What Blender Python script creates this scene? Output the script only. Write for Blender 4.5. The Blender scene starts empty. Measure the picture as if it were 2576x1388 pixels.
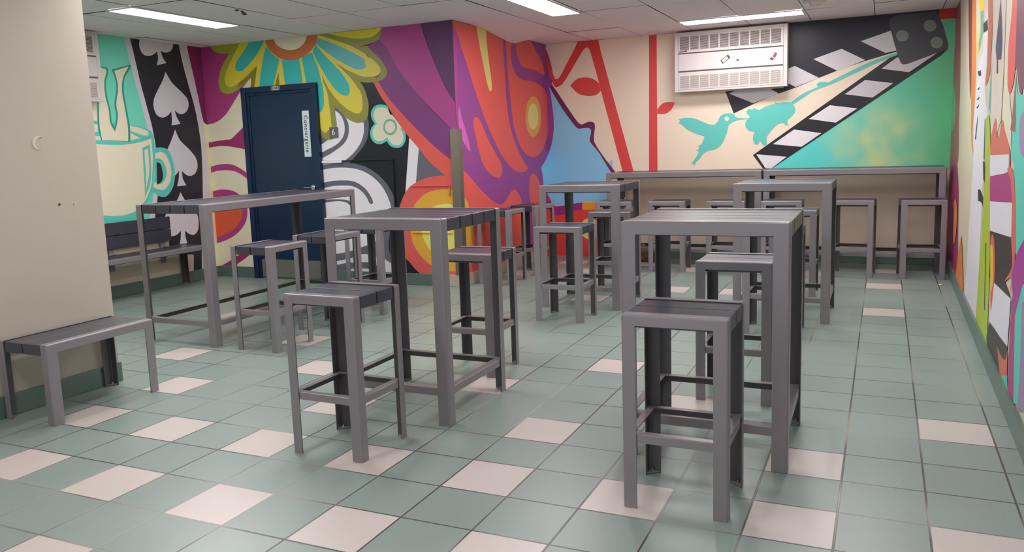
import bpy, bmesh, math, random
from mathutils import Vector, Matrix
from mathutils.geometry import tessellate_polygon

# ---------------------------------------------------------------- camera, world, exposure
# The room is measured in floor tiles of 305 mm (T).
T = 0.305
C = bpy.context.scene.collection
sc = bpy.context.scene
cam_d = bpy.data.cameras.new('camera')
cam = bpy.data.objects.new('camera', cam_d); C.objects.link(cam)
R_ = Vector((0.90972044, 0.41385863, -0.03361182)); U_ = Vector((-0.02622369, 0.13805326, 0.99007758)); F_ = Vector((-0.41439237, 0.89981239, -0.13644277))
m = Matrix((R_, U_, -F_)).transposed().to_4x4()
m.translation = Vector((12.4017*T, -8.1292*T, 4.5575*T))
cam.matrix_world = m
cam_d.sensor_fit = 'HORIZONTAL'; cam_d.sensor_width = 36.0
cam_d.lens = 2037.33/2576*36
cam_d.shift_y = -44.15/2576
cam_d.clip_end = 100; cam_d.clip_start = 0.02
sc.camera = cam
w = bpy.data.worlds.new('world'); sc.world = w; w.use_nodes = True
w.node_tree.nodes['Background'].inputs[0].default_value = (0.9, 0.93, 1.0, 1)
w.node_tree.nodes['Background'].inputs[1].default_value = 0.8
sc.view_settings.view_transform = 'Standard'; sc.view_settings.look = 'None'
sc.cycles.max_bounces = 12; sc.cycles.diffuse_bounces = 8
sc.view_settings.gamma = 1.0; sc.view_settings.use_curve_mapping = False
sc.view_settings.exposure = 0.72
LAMP = 15.0          # emission of every fluorescent diffuser

# ---------------------------------------------------------------- materials
def lin(c):
    return tuple(((v/255)/12.92 if v/255 <= 0.04045 else ((v/255+0.055)/1.055)**2.4) for v in c)
MATS = {}
def mat(name, rgb=None, rough=0.5, metal=0.0, spec=0.5, noise=0.0, nscale=3.0, bump=0.0, bscale=60.0):
    if name in MATS: return MATS[name]
    m = bpy.data.materials.new(name); m.use_nodes = True; MATS[name] = m
    nt = m.node_tree; b = nt.nodes['Principled BSDF']
    col = (*lin(rgb), 1)
    b.inputs['Base Color'].default_value = col
    b.inputs['Roughness'].default_value = rough; b.inputs['Metallic'].default_value = metal
    b.inputs['Specular IOR Level'].default_value = spec
    m.diffuse_color = col
    tc = nt.nodes.new('ShaderNodeTexCoord')
    if noise:
        n = nt.nodes.new('ShaderNodeTexNoise'); n.inputs['Scale'].default_value = nscale; n.inputs['Detail'].default_value = 4
        mx = nt.nodes.new('ShaderNodeMix'); mx.data_type = 'RGBA'
        mx.inputs[6].default_value = tuple(v*(1-noise) for v in col[:3])+(1,); mx.inputs[7].default_value = tuple(min(1, v*(1+noise)) for v in col[:3])+(1,)
        nt.links.new(tc.outputs['Object'], n.inputs['Vector']); nt.links.new(n.outputs[0], mx.inputs[0]); nt.links.new(mx.outputs[2], b.inputs['Base Color'])
    if bump:
        n2 = nt.nodes.new('ShaderNodeTexNoise'); n2.inputs['Scale'].default_value = bscale
        bp = nt.nodes.new('ShaderNodeBump'); bp.inputs['Strength'].default_value = bump; bp.inputs['Distance'].default_value = 0.002
        nt.links.new(tc.outputs['Object'], n2.inputs['Vector']); nt.links.new(n2.outputs[0], bp.inputs['Height']); nt.links.new(bp.outputs[0], b.inputs['Normal'])
    return m
PAINT = dict(cream=(234,226,200), black=(32,32,38), magenta=(176,62,130), magdark=(158,52,108), orange=(224,92,58), lime=(160,168,58), yellow=(222,205,60),
 olive=(136,126,40), olive2=(146,144,72), yellow2=(220,203,78), tealp=(62,182,178), tealp2=(95,180,184), burnt=(200,112,68), creamy=(226,219,196),
 white=(232,228,234), grey=(104,104,114), dpurple=(98,58,104), purplemag=(176,72,142), violet=(130,64,126), coral=(226,96,88), aqua=(98,205,190),
 aquad=(122,176,162), coral2=(222,96,90), gold=(224,170,62), paley=(230,220,112), teal=(120,222,196), tealout=(58,154,134), dark=(46,44,54),
 lav=(216,211,219), lav2=(210,206,212), cream2=(234,226,178), magdeep=(134,48,98), violet2=(150,70,146), cream3=(238,222,200), paley2=(226,212,130),
 pink=(210,104,186), orangey=(224,165,78), blue=(138,204,240), brick=(224,74,70), magpurp=(150,50,130), gold2=(236,160,50), beige=(206,190,170),
 plum=(108,40,94), red=(220,72,70), redb=(192,48,44), ink=(36,36,48), ink2=(32,32,38), aqua2=(100,200,190), diegrey=(70,73,80), dot=(128,138,132),
 creamg=(210,204,178), mauve=(150,84,90), magenta2=(150,48,100), greenb=(110,175,120), mauve2=(140,68,80), orange2=(218,136,74), whitec=(216,206,190),
 yellow3=(222,196,68), tealr=(110,176,166), whitel=(224,224,232), inkr=(48,44,48), brownr=(196,114,84), creamr=(224,213,200), navy=(64,68,98),
 plumr=(120,64,94), mauve3=(150,94,90), lilac=(160,140,176), coralm=(216,110,94), lime2=(172,196,62), brownk=(64,58,58), purpr=(165,70,150))
def paint(name):
    if name == 'sky': return sky_paint()
    return mat('paint_'+name, PAINT[name], rough=0.42, spec=0.4)
def sky_paint():
    if 'sky' in MATS: return MATS['sky']
    m = bpy.data.materials.new('paint_sprayed_green'); m.use_nodes = True; MATS['sky'] = m
    nt = m.node_tree; b = nt.nodes['Principled BSDF']; b.inputs['Roughness'].default_value = 0.45
    tc = nt.nodes.new('ShaderNodeTexCoord'); sp = nt.nodes.new('ShaderNodeSeparateXYZ'); nt.links.new(tc.outputs['Object'], sp.inputs[0])
    mr = nt.nodes.new('ShaderNodeMapRange'); mr.inputs[1].default_value = 10.6*T; mr.inputs[2].default_value = 14.2*T
    nt.links.new(sp.outputs[0], mr.inputs[0])
    g = nt.nodes.new('ShaderNodeMix'); g.data_type = 'RGBA'
    g.inputs[6].default_value = (*lin((92,216,206)), 1); g.inputs[7].default_value = (*lin((100,196,142)), 1)
    nt.links.new(mr.outputs[0], g.inputs[0])
    n = nt.nodes.new('ShaderNodeTexNoise'); n.inputs['Scale'].default_value = 4.2; n.inputs['Detail'].default_value = 1.0
    nt.links.new(tc.outputs['Object'], n.inputs['Vector'])
    r = nt.nodes.new('ShaderNodeMapRange'); r.inputs[1].default_value = 0.36; r.inputs[2].default_value = 0.76
    nt.links.new(n.outputs[0], r.inputs[0])
    # the yellow mist sits around one patch of the wall
    d = nt.nodes.new('ShaderNodeVectorMath'); d.operation = 'DISTANCE'; d.inputs[1].default_value = (12.15*T, 23.2*T, 4.15*T)
    nt.links.new(tc.outputs['Object'], d.inputs[0])
    r2 = nt.nodes.new('ShaderNodeMapRange'); r2.inputs[1].default_value = 0.62; r2.inputs[2].default_value = 0.1
    nt.links.new(d.outputs['Value'], r2.inputs[0])
    mu = nt.nodes.new('ShaderNodeMath'); mu.operation = 'MULTIPLY'; nt.links.new(r.outputs[0], mu.inputs[0]); nt.links.new(r2.outputs[0], mu.inputs[1])
    ad = nt.nodes.new('ShaderNodeMath'); ad.operation = 'MULTIPLY_ADD'; ad.inputs[1].default_value = 0.3
    nt.links.new(r2.outputs[0], ad.inputs[0]); nt.links.new(mu.outputs[0], ad.inputs[2]); ad.use_clamp = True
    h = nt.nodes.new('ShaderNodeMix'); h.data_type = 'RGBA'; nt.links.new(ad.outputs[0], h.inputs[0])
    nt.links.new(g.outputs[2], h.inputs[6]); h.inputs[7].default_value = (*lin((194,216,156)), 1)
    nt.links.new(h.outputs[2], b.inputs['Base Color'])
    return m
M_FRAME = mat('powder_coated_grey', (128,122,127), rough=0.28, spec=0.75, noise=0.03, nscale=8)
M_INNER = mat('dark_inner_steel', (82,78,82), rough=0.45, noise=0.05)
M_SLAT = mat('charcoal_slat', (60,60,72), rough=0.32, spec=0.65, noise=0.04, nscale=10)
M_STEEL = mat('zinc_bolt', (200,200,205), rough=0.22, metal=1.0)
M_BEIGE = mat('beige_wall_paint', (184,175,162), rough=0.55, spec=0.3, noise=0.02, nscale=1.5, bump=0.15, bscale=250)
M_BASE = mat('green_base_tile', (92,112,104), rough=0.3, noise=0.06, nscale=4)
M_BASE2 = mat('beige_base_tile', (176,164,148), rough=0.3, noise=0.06, nscale=4)
M_CEIL = mat('ceiling_panel', (240,232,234), rough=0.9, spec=0.1, noise=0.03, nscale=6, bump=0.3, bscale=180)
M_GAP = mat('ceiling_gap', (86,80,80), rough=0.9)
M_WHITE = mat('white_enamel', (206,198,196), rough=0.35, spec=0.5)
M_LOUVRE = mat('louvre_white', (205,194,188), rough=0.5)
M_DARKHOLE = mat('dark_interior', (92,80,74), rough=0.9)
M_NAVY = mat('navy_door_enamel', (20,40,70), rough=0.35, spec=0.5, noise=0.04, nscale=2)
M_KICK = mat('grey_kickplate', (112,110,106), rough=0.4, spec=0.5)
M_ALU = mat('brushed_aluminium', (150,142,130), rough=0.38, metal=0.85, noise=0.1, nscale=12)
M_SIGN = mat('sign_white', (206,220,222), rough=0.35)
M_SIGNG = mat('sign_grey', (104,98,100), rough=0.4)
M_TXTK = mat('letter_black', (26,26,30), rough=0.5)
M_TXTW = mat('letter_white', (240,240,240), rough=0.5)
M_WTRIM = mat('lamp_trim', (222,218,220), rough=0.5)
def emis():
    m = bpy.data.materials.new('fluorescent_diffuser'); m.use_nodes = True; nt = m.node_tree; b = nt.nodes['Principled BSDF']
    b.inputs['Base Color'].default_value = (0.9, 0.9, 0.9, 1)
    b.inputs['Emission Color'].default_value = (1.0, 0.955, 0.96, 1); b.inputs['Emission Strength'].default_value = LAMP
    return m
M_EMIS = emis()
def tile_mat(name, rgb, var=0.05):
    m = bpy.data.materials.new(name); m.use_nodes = True; nt = m.node_tree; b = nt.nodes['Principled BSDF']
    N = nt.nodes.new; Lk = nt.links.new
    tc = N('ShaderNodeTexCoord'); s = N('ShaderNodeVectorMath'); s.operation = 'SCALE'; s.inputs['Scale'].default_value = 1/T
    Lk(tc.outputs['Object'], s.inputs[0])
    fl = N('ShaderNodeVectorMath'); fl.operation = 'FLOOR'; Lk(s.outputs[0], fl.inputs[0])
    fr = N('ShaderNodeVectorMath'); fr.operation = 'FRACTION'; Lk(s.outputs[0], fr.inputs[0])
    sub = N('ShaderNodeVectorMath'); sub.operation = 'SUBTRACT'; sub.inputs[1].default_value = (0.5, 0.5, 0.5); Lk(fr.outputs[0], sub.inputs[0])
    ab = N('ShaderNodeVectorMath'); ab.operation = 'ABSOLUTE'; Lk(sub.outputs[0], ab.inputs[0])
    sx = N('ShaderNodeSeparateXYZ'); Lk(ab.outputs[0], sx.inputs[0])
    mx = N('ShaderNodeMath'); mx.operation = 'MAXIMUM'; Lk(sx.outputs[0], mx.inputs[0]); Lk(sx.outputs[1], mx.inputs[1])
    gm = N('ShaderNodeMapRange'); gm.inputs[1].default_value = 0.484; gm.inputs[2].default_value = 0.49; Lk(mx.outputs[0], gm.inputs[0])
    wn = N('ShaderNodeTexWhiteNoise'); wn.noise_dimensions = '2D'; Lk(fl.outputs[0], wn.inputs['Vector'])
    n = N('ShaderNodeTexNoise'); n.inputs['Scale'].default_value = 2.2; n.inputs['Detail'].default_value = 5; Lk(tc.outputs['Object'], n.inputs['Vector'])
    av = N('ShaderNodeMath'); av.operation = 'MULTIPLY_ADD'; av.inputs[1].default_value = 0.5; Lk(wn.outputs['Value'], av.inputs[0])
    hm = N('ShaderNodeMath'); hm.operation = 'MULTIPLY'; hm.inputs[1].default_value = 0.5; Lk(n.outputs[0], hm.inputs[0]); Lk(hm.outputs[0], av.inputs[2])
    c = lin(rgb); mc = N('ShaderNodeMix'); mc.data_type = 'RGBA'
    mc.inputs[6].default_value = tuple(v*(1-var*2) for v in c)+(1,); mc.inputs[7].default_value = tuple(min(1, v*(1+var*2)) for v in c)+(1,)
    Lk(av.outputs[0], mc.inputs[0])
    # grout is dark in most joints and pale with wear in others
    n2 = N('ShaderNodeTexNoise'); n2.inputs['Scale'].default_value = 1.1; n2.inputs['Detail'].default_value = 2; Lk(tc.outputs['Object'], n2.inputs['Vector'])
    gr = N('ShaderNodeMapRange'); gr.inputs[1].default_value = 0.47; gr.inputs[2].default_value = 0.6; Lk(n2.outputs[0], gr.inputs[0])
    gc = N('ShaderNodeMix'); gc.data_type = 'RGBA'; gc.inputs[6].default_value = (*lin((66,60,57)), 1); gc.inputs[7].default_value = (*lin((150,148,138)), 1)
    Lk(gr.outputs[0], gc.inputs[0])
    o = N('ShaderNodeMix'); o.data_type = 'RGBA'; Lk(gm.outputs[0], o.inputs[0]); Lk(mc.outputs[2], o.inputs[6]); Lk(gc.outputs[2], o.inputs[7])
    Lk(o.outputs[2], b.inputs['Base Color'])
    rr = N('ShaderNodeMapRange'); rr.inputs[3].default_value = 0.27; rr.inputs[4].default_value = 0.42; Lk(n.outputs[0], rr.inputs[0])
    Lk(rr.outputs[0], b.inputs['Roughness']); b.inputs['Specular IOR Level'].default_value = 0.8
    bp = N('ShaderNodeBump'); bp.invert = True; bp.inputs['Strength'].default_value = 0.5; bp.inputs['Distance'].default_value = 0.002
    Lk(gm.outputs[0], bp.inputs['Height']); Lk(bp.outputs[0], b.inputs['Normal'])
    return m

# ---------------------------------------------------------------- mesh helpers (all lengths in tiles)
def box(bm, x0, x1, y0, y1, z0, z1, bevel=0.0, mi=0):
    vs = [bm.verts.new((x*T, y*T, z*T)) for z in (z0, z1) for y in (y0, y1) for x in (x0, x1)]
    fs = [bm.faces.new([vs[i] for i in q]) for q in ((0,2,3,1),(4,5,7,6),(0,1,5,4),(2,6,7,3),(0,4,6,2),(1,3,7,5))]
    for f in fs: f.material_index = mi
    if bevel:
        es = list({e for f in fs for e in f.edges})
        r = bmesh.ops.bevel(bm, geom=es, offset=bevel*T, segments=2, affect='EDGES', profile=0.5)
        for f in r['faces']: f.material_index = mi
    return fs
def cyl(bm, c, r, h, n=20, axis='z', r2=None):
    M = {'z': Matrix(), 'y': Matrix.Rotation(math.pi/2, 4, 'X'), 'x': Matrix.Rotation(math.pi/2, 4, 'Y')}[axis]
    bmesh.ops.create_cone(bm, cap_ends=True, segments=n, radius1=r*T, radius2=(r if r2 is None else r2)*T, depth=h*T, matrix=Matrix.Translation(Vector(c)*T) @ M)
def obj(name, bm, mats, parent=None, smooth=True):
    me = bpy.data.meshes.new(name); bmesh.ops.recalc_face_normals(bm, faces=bm.faces) if name not in NORECALC else None
    bm.to_mesh(me); bm.free()
    for m in (mats if isinstance(mats, (list, tuple)) else [mats]): me.materials.append(m)
    if smooth:
        me.shade_smooth(); me.set_sharp_from_angle(angle=math.radians(50))
    o = bpy.data.objects.new(name, me); C.objects.link(o)
    if smooth:
        wn = o.modifiers.new('weighted_normals', 'WEIGHTED_NORMAL'); wn.keep_sharp = True; wn.weight = 100; wn.mode = 'FACE_AREA'
    if parent: o.parent = parent
    return o
NORECALC = set()
def tag(o, label=None, cat=None, group=None, kind=None):
    if label: o['label'] = label
    if cat: o['category'] = cat
    if group: o['group'] = group
    if kind: o['kind'] = kind
    return o
def empty(name, loc, rz=0, **k):
    o = bpy.data.objects.new(name, None); C.objects.link(o); o.location = Vector(loc)*T; o.rotation_euler = (0, 0, rz); o.empty_display_size = 0.1
    return tag(o, **k)
def copy_tree(o, parent=None):
    c = o.copy(); C.objects.link(c)
    if parent: c.parent = parent
    for ch in list(o.children): copy_tree(ch, c)
    return c
def text(name, s, size, m, loc, rot, parent=None, bold=0.0, sp=1.0):
    cu = bpy.data.curves.new(name, 'FONT'); cu.body = s; cu.size = size*T; cu.align_x = 'CENTER'; cu.align_y = 'CENTER'; cu.extrude = 0.003*T; cu.offset = bold*T; cu.space_character = sp
    t = bpy.data.objects.new(name, cu); C.objects.link(t)
    dg = bpy.context.evaluated_depsgraph_get(); me = bpy.data.meshes.new_from_object(t.evaluated_get(dg))
    bpy.data.objects.remove(t); bpy.data.curves.remove(cu)
    me.name = name; me.materials.clear(); me.materials.append(m)
    o = bpy.data.objects.new(name, me); C.objects.link(o); o.location = Vector(loc)*T; o.rotation_euler = rot
    if parent: o.parent = parent
    return o
ADH_POS = (2.142, 4.922)
SCR_POS = ((2.424, 3.753), (2.746, 3.744))
MURAL = {
 'D': [
  ('cream', '0,-0 0,2.626 1.797,2.626 1.59,-0'),
  ('black', '3.248,2.626 3.248,-0 1.429,0 1.643,2.626'),
  ('magenta', '0,2.626 0.865,2.626 0.705,2.251 0.678,2.229 0.65,2.208 0.622,2.187 0.594,2.164 0.566,2.14 0.537,2.112 0.508,2.081 0.478,2.05 0.449,2.019 0.42,1.989 0.393,1.961 0.366,1.933 0.34,1.906 0.313,1.881 0.285,1.858 0.256,1.838 0.227,1.821 0.197,1.805 0.165,1.791 0.132,1.78 0.097,1.771 0.059,1.766 0.02,1.762 0,1.76'),
  ('magdark', '0,1.558 0.041,1.561 0.087,1.566 0.131,1.57 0.172,1.573 0.208,1.575 0.241,1.577 0.273,1.579 0.305,1.58 0.337,1.582 0.359,1.596 0.381,1.609 0.403,1.623 0.424,1.637 0.446,1.652 0.467,1.666 0.488,1.68 0.508,1.695 0.529,1.71 0.55,1.724 0.566,1.456 0.527,1.463 0.488,1.471 0.448,1.479 0.408,1.486 0.368,1.492 0.328,1.498 0.288,1.503 0.247,1.507 0.206,1.51 0.165,1.511 0.123,1.509 0.079,1.505 0.036,1.5 -0,1.496'),
  ('magenta', '-0,1.279 0.025,1.284 0.055,1.29 0.084,1.295 0.112,1.3 0.142,1.303 0.175,1.305 0.209,1.306 0.244,1.305 0.277,1.303 0.307,1.3 0.334,1.294 0.357,1.287 0.379,1.279 0.402,1.269 0.425,1.258 0.45,1.246 0.476,1.231 0.503,1.216 0.529,1.201 0.555,1.186 0.562,1.113 0.533,1.13 0.504,1.148 0.474,1.166 0.446,1.183 0.419,1.196 0.394,1.206 0.372,1.214 0.35,1.221 0.326,1.225 0.3,1.229 0.269,1.232 0.236,1.234 0.201,1.235 0.167,1.234 0.135,1.232 0.106,1.23 0.08,1.226 0.054,1.221 0.027,1.215 0,1.21'),
  ('magenta', '0,0.996 0.027,1 0.057,1.005 0.088,1.01 0.121,1.014 0.153,1.015 0.185,1.014 0.22,1.011 0.254,1.007 0.286,1.001 0.316,0.993 0.343,0.983 0.368,0.971 0.392,0.958 0.413,0.943 0.432,0.926 0.448,0.907 0.463,0.884 0.475,0.861 0.484,0.838 0.492,0.816 0.497,0.792 0.499,0.769 0.497,0.746 0.492,0.722 0.486,0.701 0.479,0.679 0.469,0.656 0.457,0.633 0.44,0.611 0.419,0.588 0.393,0.564 0.365,0.54 0.335,0.518 0.305,0.498 0.276,0.481 0.246,0.466 0.215,0.452 0.184,0.44 0.152,0.428 0.12,0.417 0.088,0.408 0.055,0.399 0.022,0.391 0,0.386'),
  ('orange', '0,0.913 0.024,0.916 0.064,0.92 0.107,0.924 0.148,0.927 0.185,0.927 0.217,0.925 0.248,0.92 0.276,0.914 0.303,0.906 0.326,0.895 0.348,0.881 0.367,0.864 0.384,0.846 0.398,0.826 0.409,0.808 0.419,0.787 0.424,0.765 0.425,0.744 0.421,0.721 0.414,0.703 0.404,0.684 0.391,0.664 0.377,0.645 0.36,0.626 0.341,0.607 0.321,0.588 0.298,0.57 0.273,0.552 0.247,0.537 0.219,0.524 0.188,0.512 0.156,0.502 0.125,0.492 0.095,0.484 0.062,0.474 0.032,0.466 0.002,0.46'),
  ('magdark', '-0,0.101 0.025,0.115 0.06,0.131 0.094,0.146 0.125,0.159 0.152,0.172 0.173,0.182 0.191,0.191 0.208,0.2 0.229,0.211 0.25,0.222 0.273,0.233 0.297,0.245 0.323,0.259 0.35,0.275 0.38,0.296 0.413,0.321 0.447,0.348 0.478,0.373 0.504,0.394 0.522,0.409 0.538,0.423 0.553,0.436 0.568,0.45 0.606,0.359 0.582,0.34 0.558,0.32 0.533,0.301 0.509,0.282 0.485,0.264 0.461,0.248 0.438,0.234 0.415,0.22 0.391,0.206 0.365,0.192 0.337,0.177 0.309,0.162 0.279,0.147 0.249,0.132 0.219,0.117'),
  ('lime', '0.134,2.626 0.143,2.614 0.154,2.601 0.167,2.588 0.183,2.576 0.201,2.566 0.22,2.556 0.239,2.548 0.263,2.54 0.287,2.535 0.313,2.531 0.336,2.53 0.36,2.529 0.385,2.529 0.41,2.528 0.395,2.513 0.381,2.497 0.367,2.482 0.352,2.466 0.338,2.449 0.324,2.432 0.309,2.414 0.295,2.396 0.281,2.378 0.269,2.36 0.259,2.341 0.25,2.322 0.242,2.304 0.235,2.285 0.23,2.267 0.225,2.246 0.223,2.225 0.222,2.205 0.225,2.185 0.23,2.165 0.238,2.145 0.248,2.127 0.26,2.113 0.279,2.1 0.301,2.092 0.325,2.087 0.349,2.085 0.374,2.087 0.401,2.092 0.424,2.098 0.448,2.107 0.473,2.116 0.497,2.124 0.698,2.24 0.684,2.138 0.809,2.131 1.026,2.626'),
  ('yellow', '0.575,2.626 0.554,2.6 0.535,2.577 0.516,2.554 0.498,2.531 0.479,2.509 0.462,2.488 0.444,2.467 0.427,2.446 0.411,2.425 0.396,2.404 0.38,2.383 0.366,2.362 0.353,2.342 0.342,2.323 0.331,2.301 0.324,2.28 0.319,2.261 0.316,2.243 0.317,2.222 0.322,2.203 0.331,2.188 0.345,2.176 0.364,2.168 0.384,2.163 0.405,2.162 0.428,2.165 0.452,2.171 0.474,2.179 0.497,2.189 0.521,2.201 0.564,2.226 0.617,2.258 0.677,2.295 0.739,2.332 0.796,2.367 0.737,2.141 0.81,2.134 0.947,2.557 0.928,2.626'),
  ('olive', '0.508,2.149 0.512,2.196 0.537,2.207 0.56,2.217 0.584,2.227 0.608,2.239 0.634,2.254 0.664,2.273 0.696,2.295 0.73,2.319 0.763,2.343 0.796,2.367 0.733,2.138 0.68,2.139 0.703,2.243 0.503,2.146'),
  ('tealp', '0.707,2.626 0.702,2.621 0.682,2.598 0.662,2.576 0.642,2.555 0.622,2.534 0.6,2.514 0.578,2.494 0.557,2.476 0.537,2.458 0.521,2.442 0.508,2.426 0.498,2.411 0.491,2.396 0.486,2.382 0.486,2.365 0.491,2.35 0.498,2.338 0.507,2.33 0.519,2.325 0.534,2.323 0.552,2.322 0.572,2.325 0.593,2.331 0.609,2.34 0.628,2.351 0.648,2.364 0.669,2.378 0.689,2.393 0.71,2.408 0.732,2.424 0.753,2.442 0.775,2.459 0.795,2.477 0.815,2.496 0.834,2.517 0.853,2.537 0.87,2.557 0.885,2.574 0.898,2.592 0.908,2.609 0.917,2.625'),
  ('grey', '1.584,1.903 1.801,1.892 1.982,1.779 2.208,1.736 2.211,1.722 2.214,1.708 2.216,1.694 2.217,1.678 2.216,1.661 2.215,1.641 2.213,1.621 2.21,1.6 2.205,1.581 2.2,1.563 2.195,1.545 2.188,1.527 2.179,1.509 2.168,1.491 2.154,1.472 2.138,1.453 2.12,1.434 2.101,1.415 2.082,1.396 2.062,1.377 2.042,1.36 2.021,1.342 2,1.324 1.979,1.306 1.936,1.271 1.564,1.243 1.53,1.244'),
  ('white', '1.801,1.833 1.819,1.823 1.837,1.812 1.855,1.798 1.867,1.784 1.879,1.767 1.89,1.749 1.898,1.73 1.904,1.711 1.909,1.691 1.912,1.671 1.912,1.651 1.911,1.631 1.907,1.611 1.902,1.591 1.894,1.573 1.884,1.555 1.872,1.539 1.857,1.523 1.841,1.509 1.822,1.495 1.8,1.481 1.777,1.469 1.755,1.458 1.734,1.449 1.713,1.442 1.692,1.435 1.67,1.427 1.649,1.419 1.628,1.41 1.606,1.402 1.584,1.393 1.581,1.474 1.603,1.485 1.625,1.497 1.647,1.508 1.667,1.519 1.687,1.527 1.708,1.533 1.728,1.536 1.746,1.538 1.762,1.544 1.774,1.554 1.784,1.566 1.792,1.58 1.799,1.596 1.803,1.613 1.807,1.633 1.81,1.655 1.812,1.676 1.813,1.695 1.812,1.715 1.81,1.733 1.806,1.75 1.804,1.767'),
  ('white', '1.932,1.755 1.94,1.74 1.947,1.726 1.954,1.711 1.96,1.695 1.963,1.678 1.965,1.66 1.965,1.641 1.964,1.623 1.961,1.603 1.956,1.584 1.95,1.564 1.941,1.545 1.928,1.526 1.914,1.508 1.897,1.49 1.879,1.474 1.859,1.46 1.839,1.448 1.817,1.436 1.793,1.424 1.774,1.414 1.754,1.403 1.733,1.393 1.712,1.383 1.691,1.373 1.67,1.365 1.648,1.357 1.627,1.35 1.606,1.343 1.584,1.336 1.574,1.312 1.89,1.305 1.913,1.319 1.935,1.333 1.958,1.347 1.98,1.362 2.001,1.378 2.021,1.396 2.042,1.415 2.062,1.435 2.08,1.455 2.095,1.474 2.108,1.493 2.119,1.511 2.128,1.529 2.135,1.547 2.141,1.564 2.147,1.583 2.151,1.601 2.153,1.618 2.154,1.635 2.155,1.65 2.155,1.665 2.155,1.679 2.154,1.693 2.13,1.693 2.107,1.692 2.082,1.693 2.056,1.697 2.033,1.705 2.008,1.717 1.983,1.729 1.957,1.743'),
  ('white', '1.565,1.309 1.866,1.302 1.827,1.276 1.802,1.276 1.777,1.275 1.751,1.275 1.726,1.274 1.699,1.273 1.672,1.27 1.645,1.267 1.617,1.264 1.589,1.261 1.561,1.257'),
  ('grey', '1.378,0 1.554,1.252 1.58,1.256 1.606,1.261 1.633,1.265 1.66,1.269 1.689,1.272 1.72,1.275 1.753,1.277 1.786,1.278 1.82,1.279 1.853,1.279 1.886,1.278 1.919,1.277 1.952,1.275 1.984,1.273 2.014,1.269 2.043,1.263 2.071,1.257 2.097,1.25 2.123,1.242 2.147,1.233 2.171,1.223 2.193,1.213 2.214,1.202 2.234,1.19 2.254,1.178 2.273,1.166 2.292,1.153 2.31,1.139 2.327,1.125 2.343,1.111 2.358,1.097 2.372,1.083 2.385,1.068 2.397,1.054 2.408,1.039 2.42,1.023 2.43,1.007 2.44,0.991 2.449,0.975 2.458,0.96 2.467,0.94 2.475,0.919 2.482,0.9 2.487,0.881 2.491,0.864 2.493,0.849 2.494,0.833 2.495,0.815 2.495,0.797 2.495,0.777 2.494,0.755 2.492,0.733 2.488,0.71 2.48,0.686 2.47,0.66 2.459,0.634 2.447,0.609 2.436,0.585 2.424,0.563 2.412,0.544 2.401,0.524 2.391,0.504 2.385,0.479 2.381,0.448 2.38,0.413 2.381,0.377 2.386,0.341 2.394,0.311 2.406,0.286 2.422,0.266 2.441,0.248 2.463,0.229 2.486,0.208 2.512,0.182 2.542,0.154 2.574,0.124 2.606,0.094 2.638,0.065 2.029,0'),
  ('white', '1.559,1.209 1.592,1.213 1.626,1.218 1.66,1.223 1.693,1.227 1.727,1.229 1.76,1.231 1.793,1.232 1.825,1.232 1.858,1.232 1.89,1.23 1.923,1.228 1.956,1.224 1.989,1.22 2.021,1.215 2.05,1.208 2.078,1.201 2.104,1.191 2.129,1.181 2.152,1.171 2.174,1.16 2.194,1.149 2.213,1.137 2.231,1.125 2.248,1.112 2.264,1.099 2.28,1.086 2.296,1.072 2.31,1.057 2.324,1.042 2.338,1.026 2.35,1.009 2.363,0.99 2.374,0.971 2.384,0.952 2.394,0.934 2.402,0.916 2.41,0.897 2.417,0.879 2.423,0.863 2.427,0.848 2.432,0.832 2.435,0.817 2.436,0.802 2.437,0.786 2.436,0.77 2.432,0.751 2.425,0.731 2.417,0.707 2.407,0.68 2.394,0.653 2.379,0.626 2.362,0.598 2.341,0.569 2.318,0.54 2.295,0.513 2.271,0.49 2.248,0.471 2.224,0.456 2.199,0.442 2.175,0.431 2.151,0.42 2.13,0.411 2.109,0.404 2.089,0.397 2.067,0.391 2.042,0.384 2.01,0.373 1.972,0.361 1.933,0.349 1.894,0.338 1.858,0.328 1.827,0.321 1.799,0.316 1.772,0.311 1.743,0.307 1.71,0.303 1.665,0.297 1.615,0.29 1.56,0.284 1.505,0.277 1.451,0.27 1.527,1.201'),
  ('grey', '1.555,1.065 1.579,1.07 1.603,1.075 1.626,1.079 1.65,1.084 1.674,1.087 1.699,1.09 1.723,1.092 1.748,1.094 1.773,1.095 1.799,1.096 1.825,1.096 1.852,1.096 1.879,1.095 1.905,1.094 1.929,1.092 1.955,1.088 1.979,1.084 2.001,1.078 2.024,1.069 2.043,1.061 2.063,1.051 2.082,1.039 2.1,1.027 2.116,1.015 2.134,0.999 2.149,0.983 2.163,0.965 2.175,0.948 2.186,0.931 2.196,0.913 2.204,0.896 2.21,0.882 2.215,0.867 2.215,0.855 2.205,0.846 2.192,0.842 2.178,0.847 2.165,0.859 2.158,0.873 2.15,0.891 2.141,0.909 2.131,0.922 2.121,0.936 2.109,0.949 2.097,0.962 2.083,0.974 2.068,0.986 2.052,0.996 2.036,1.006 2.018,1.015 2,1.022 1.98,1.028 1.957,1.034 1.935,1.037 1.912,1.039 1.886,1.04 1.861,1.041 1.835,1.042 1.811,1.042 1.787,1.041 1.763,1.04 1.738,1.039 1.712,1.036 1.683,1.032 1.653,1.028 1.622,1.022 1.59,1.017 1.559,1.011'),
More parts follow.
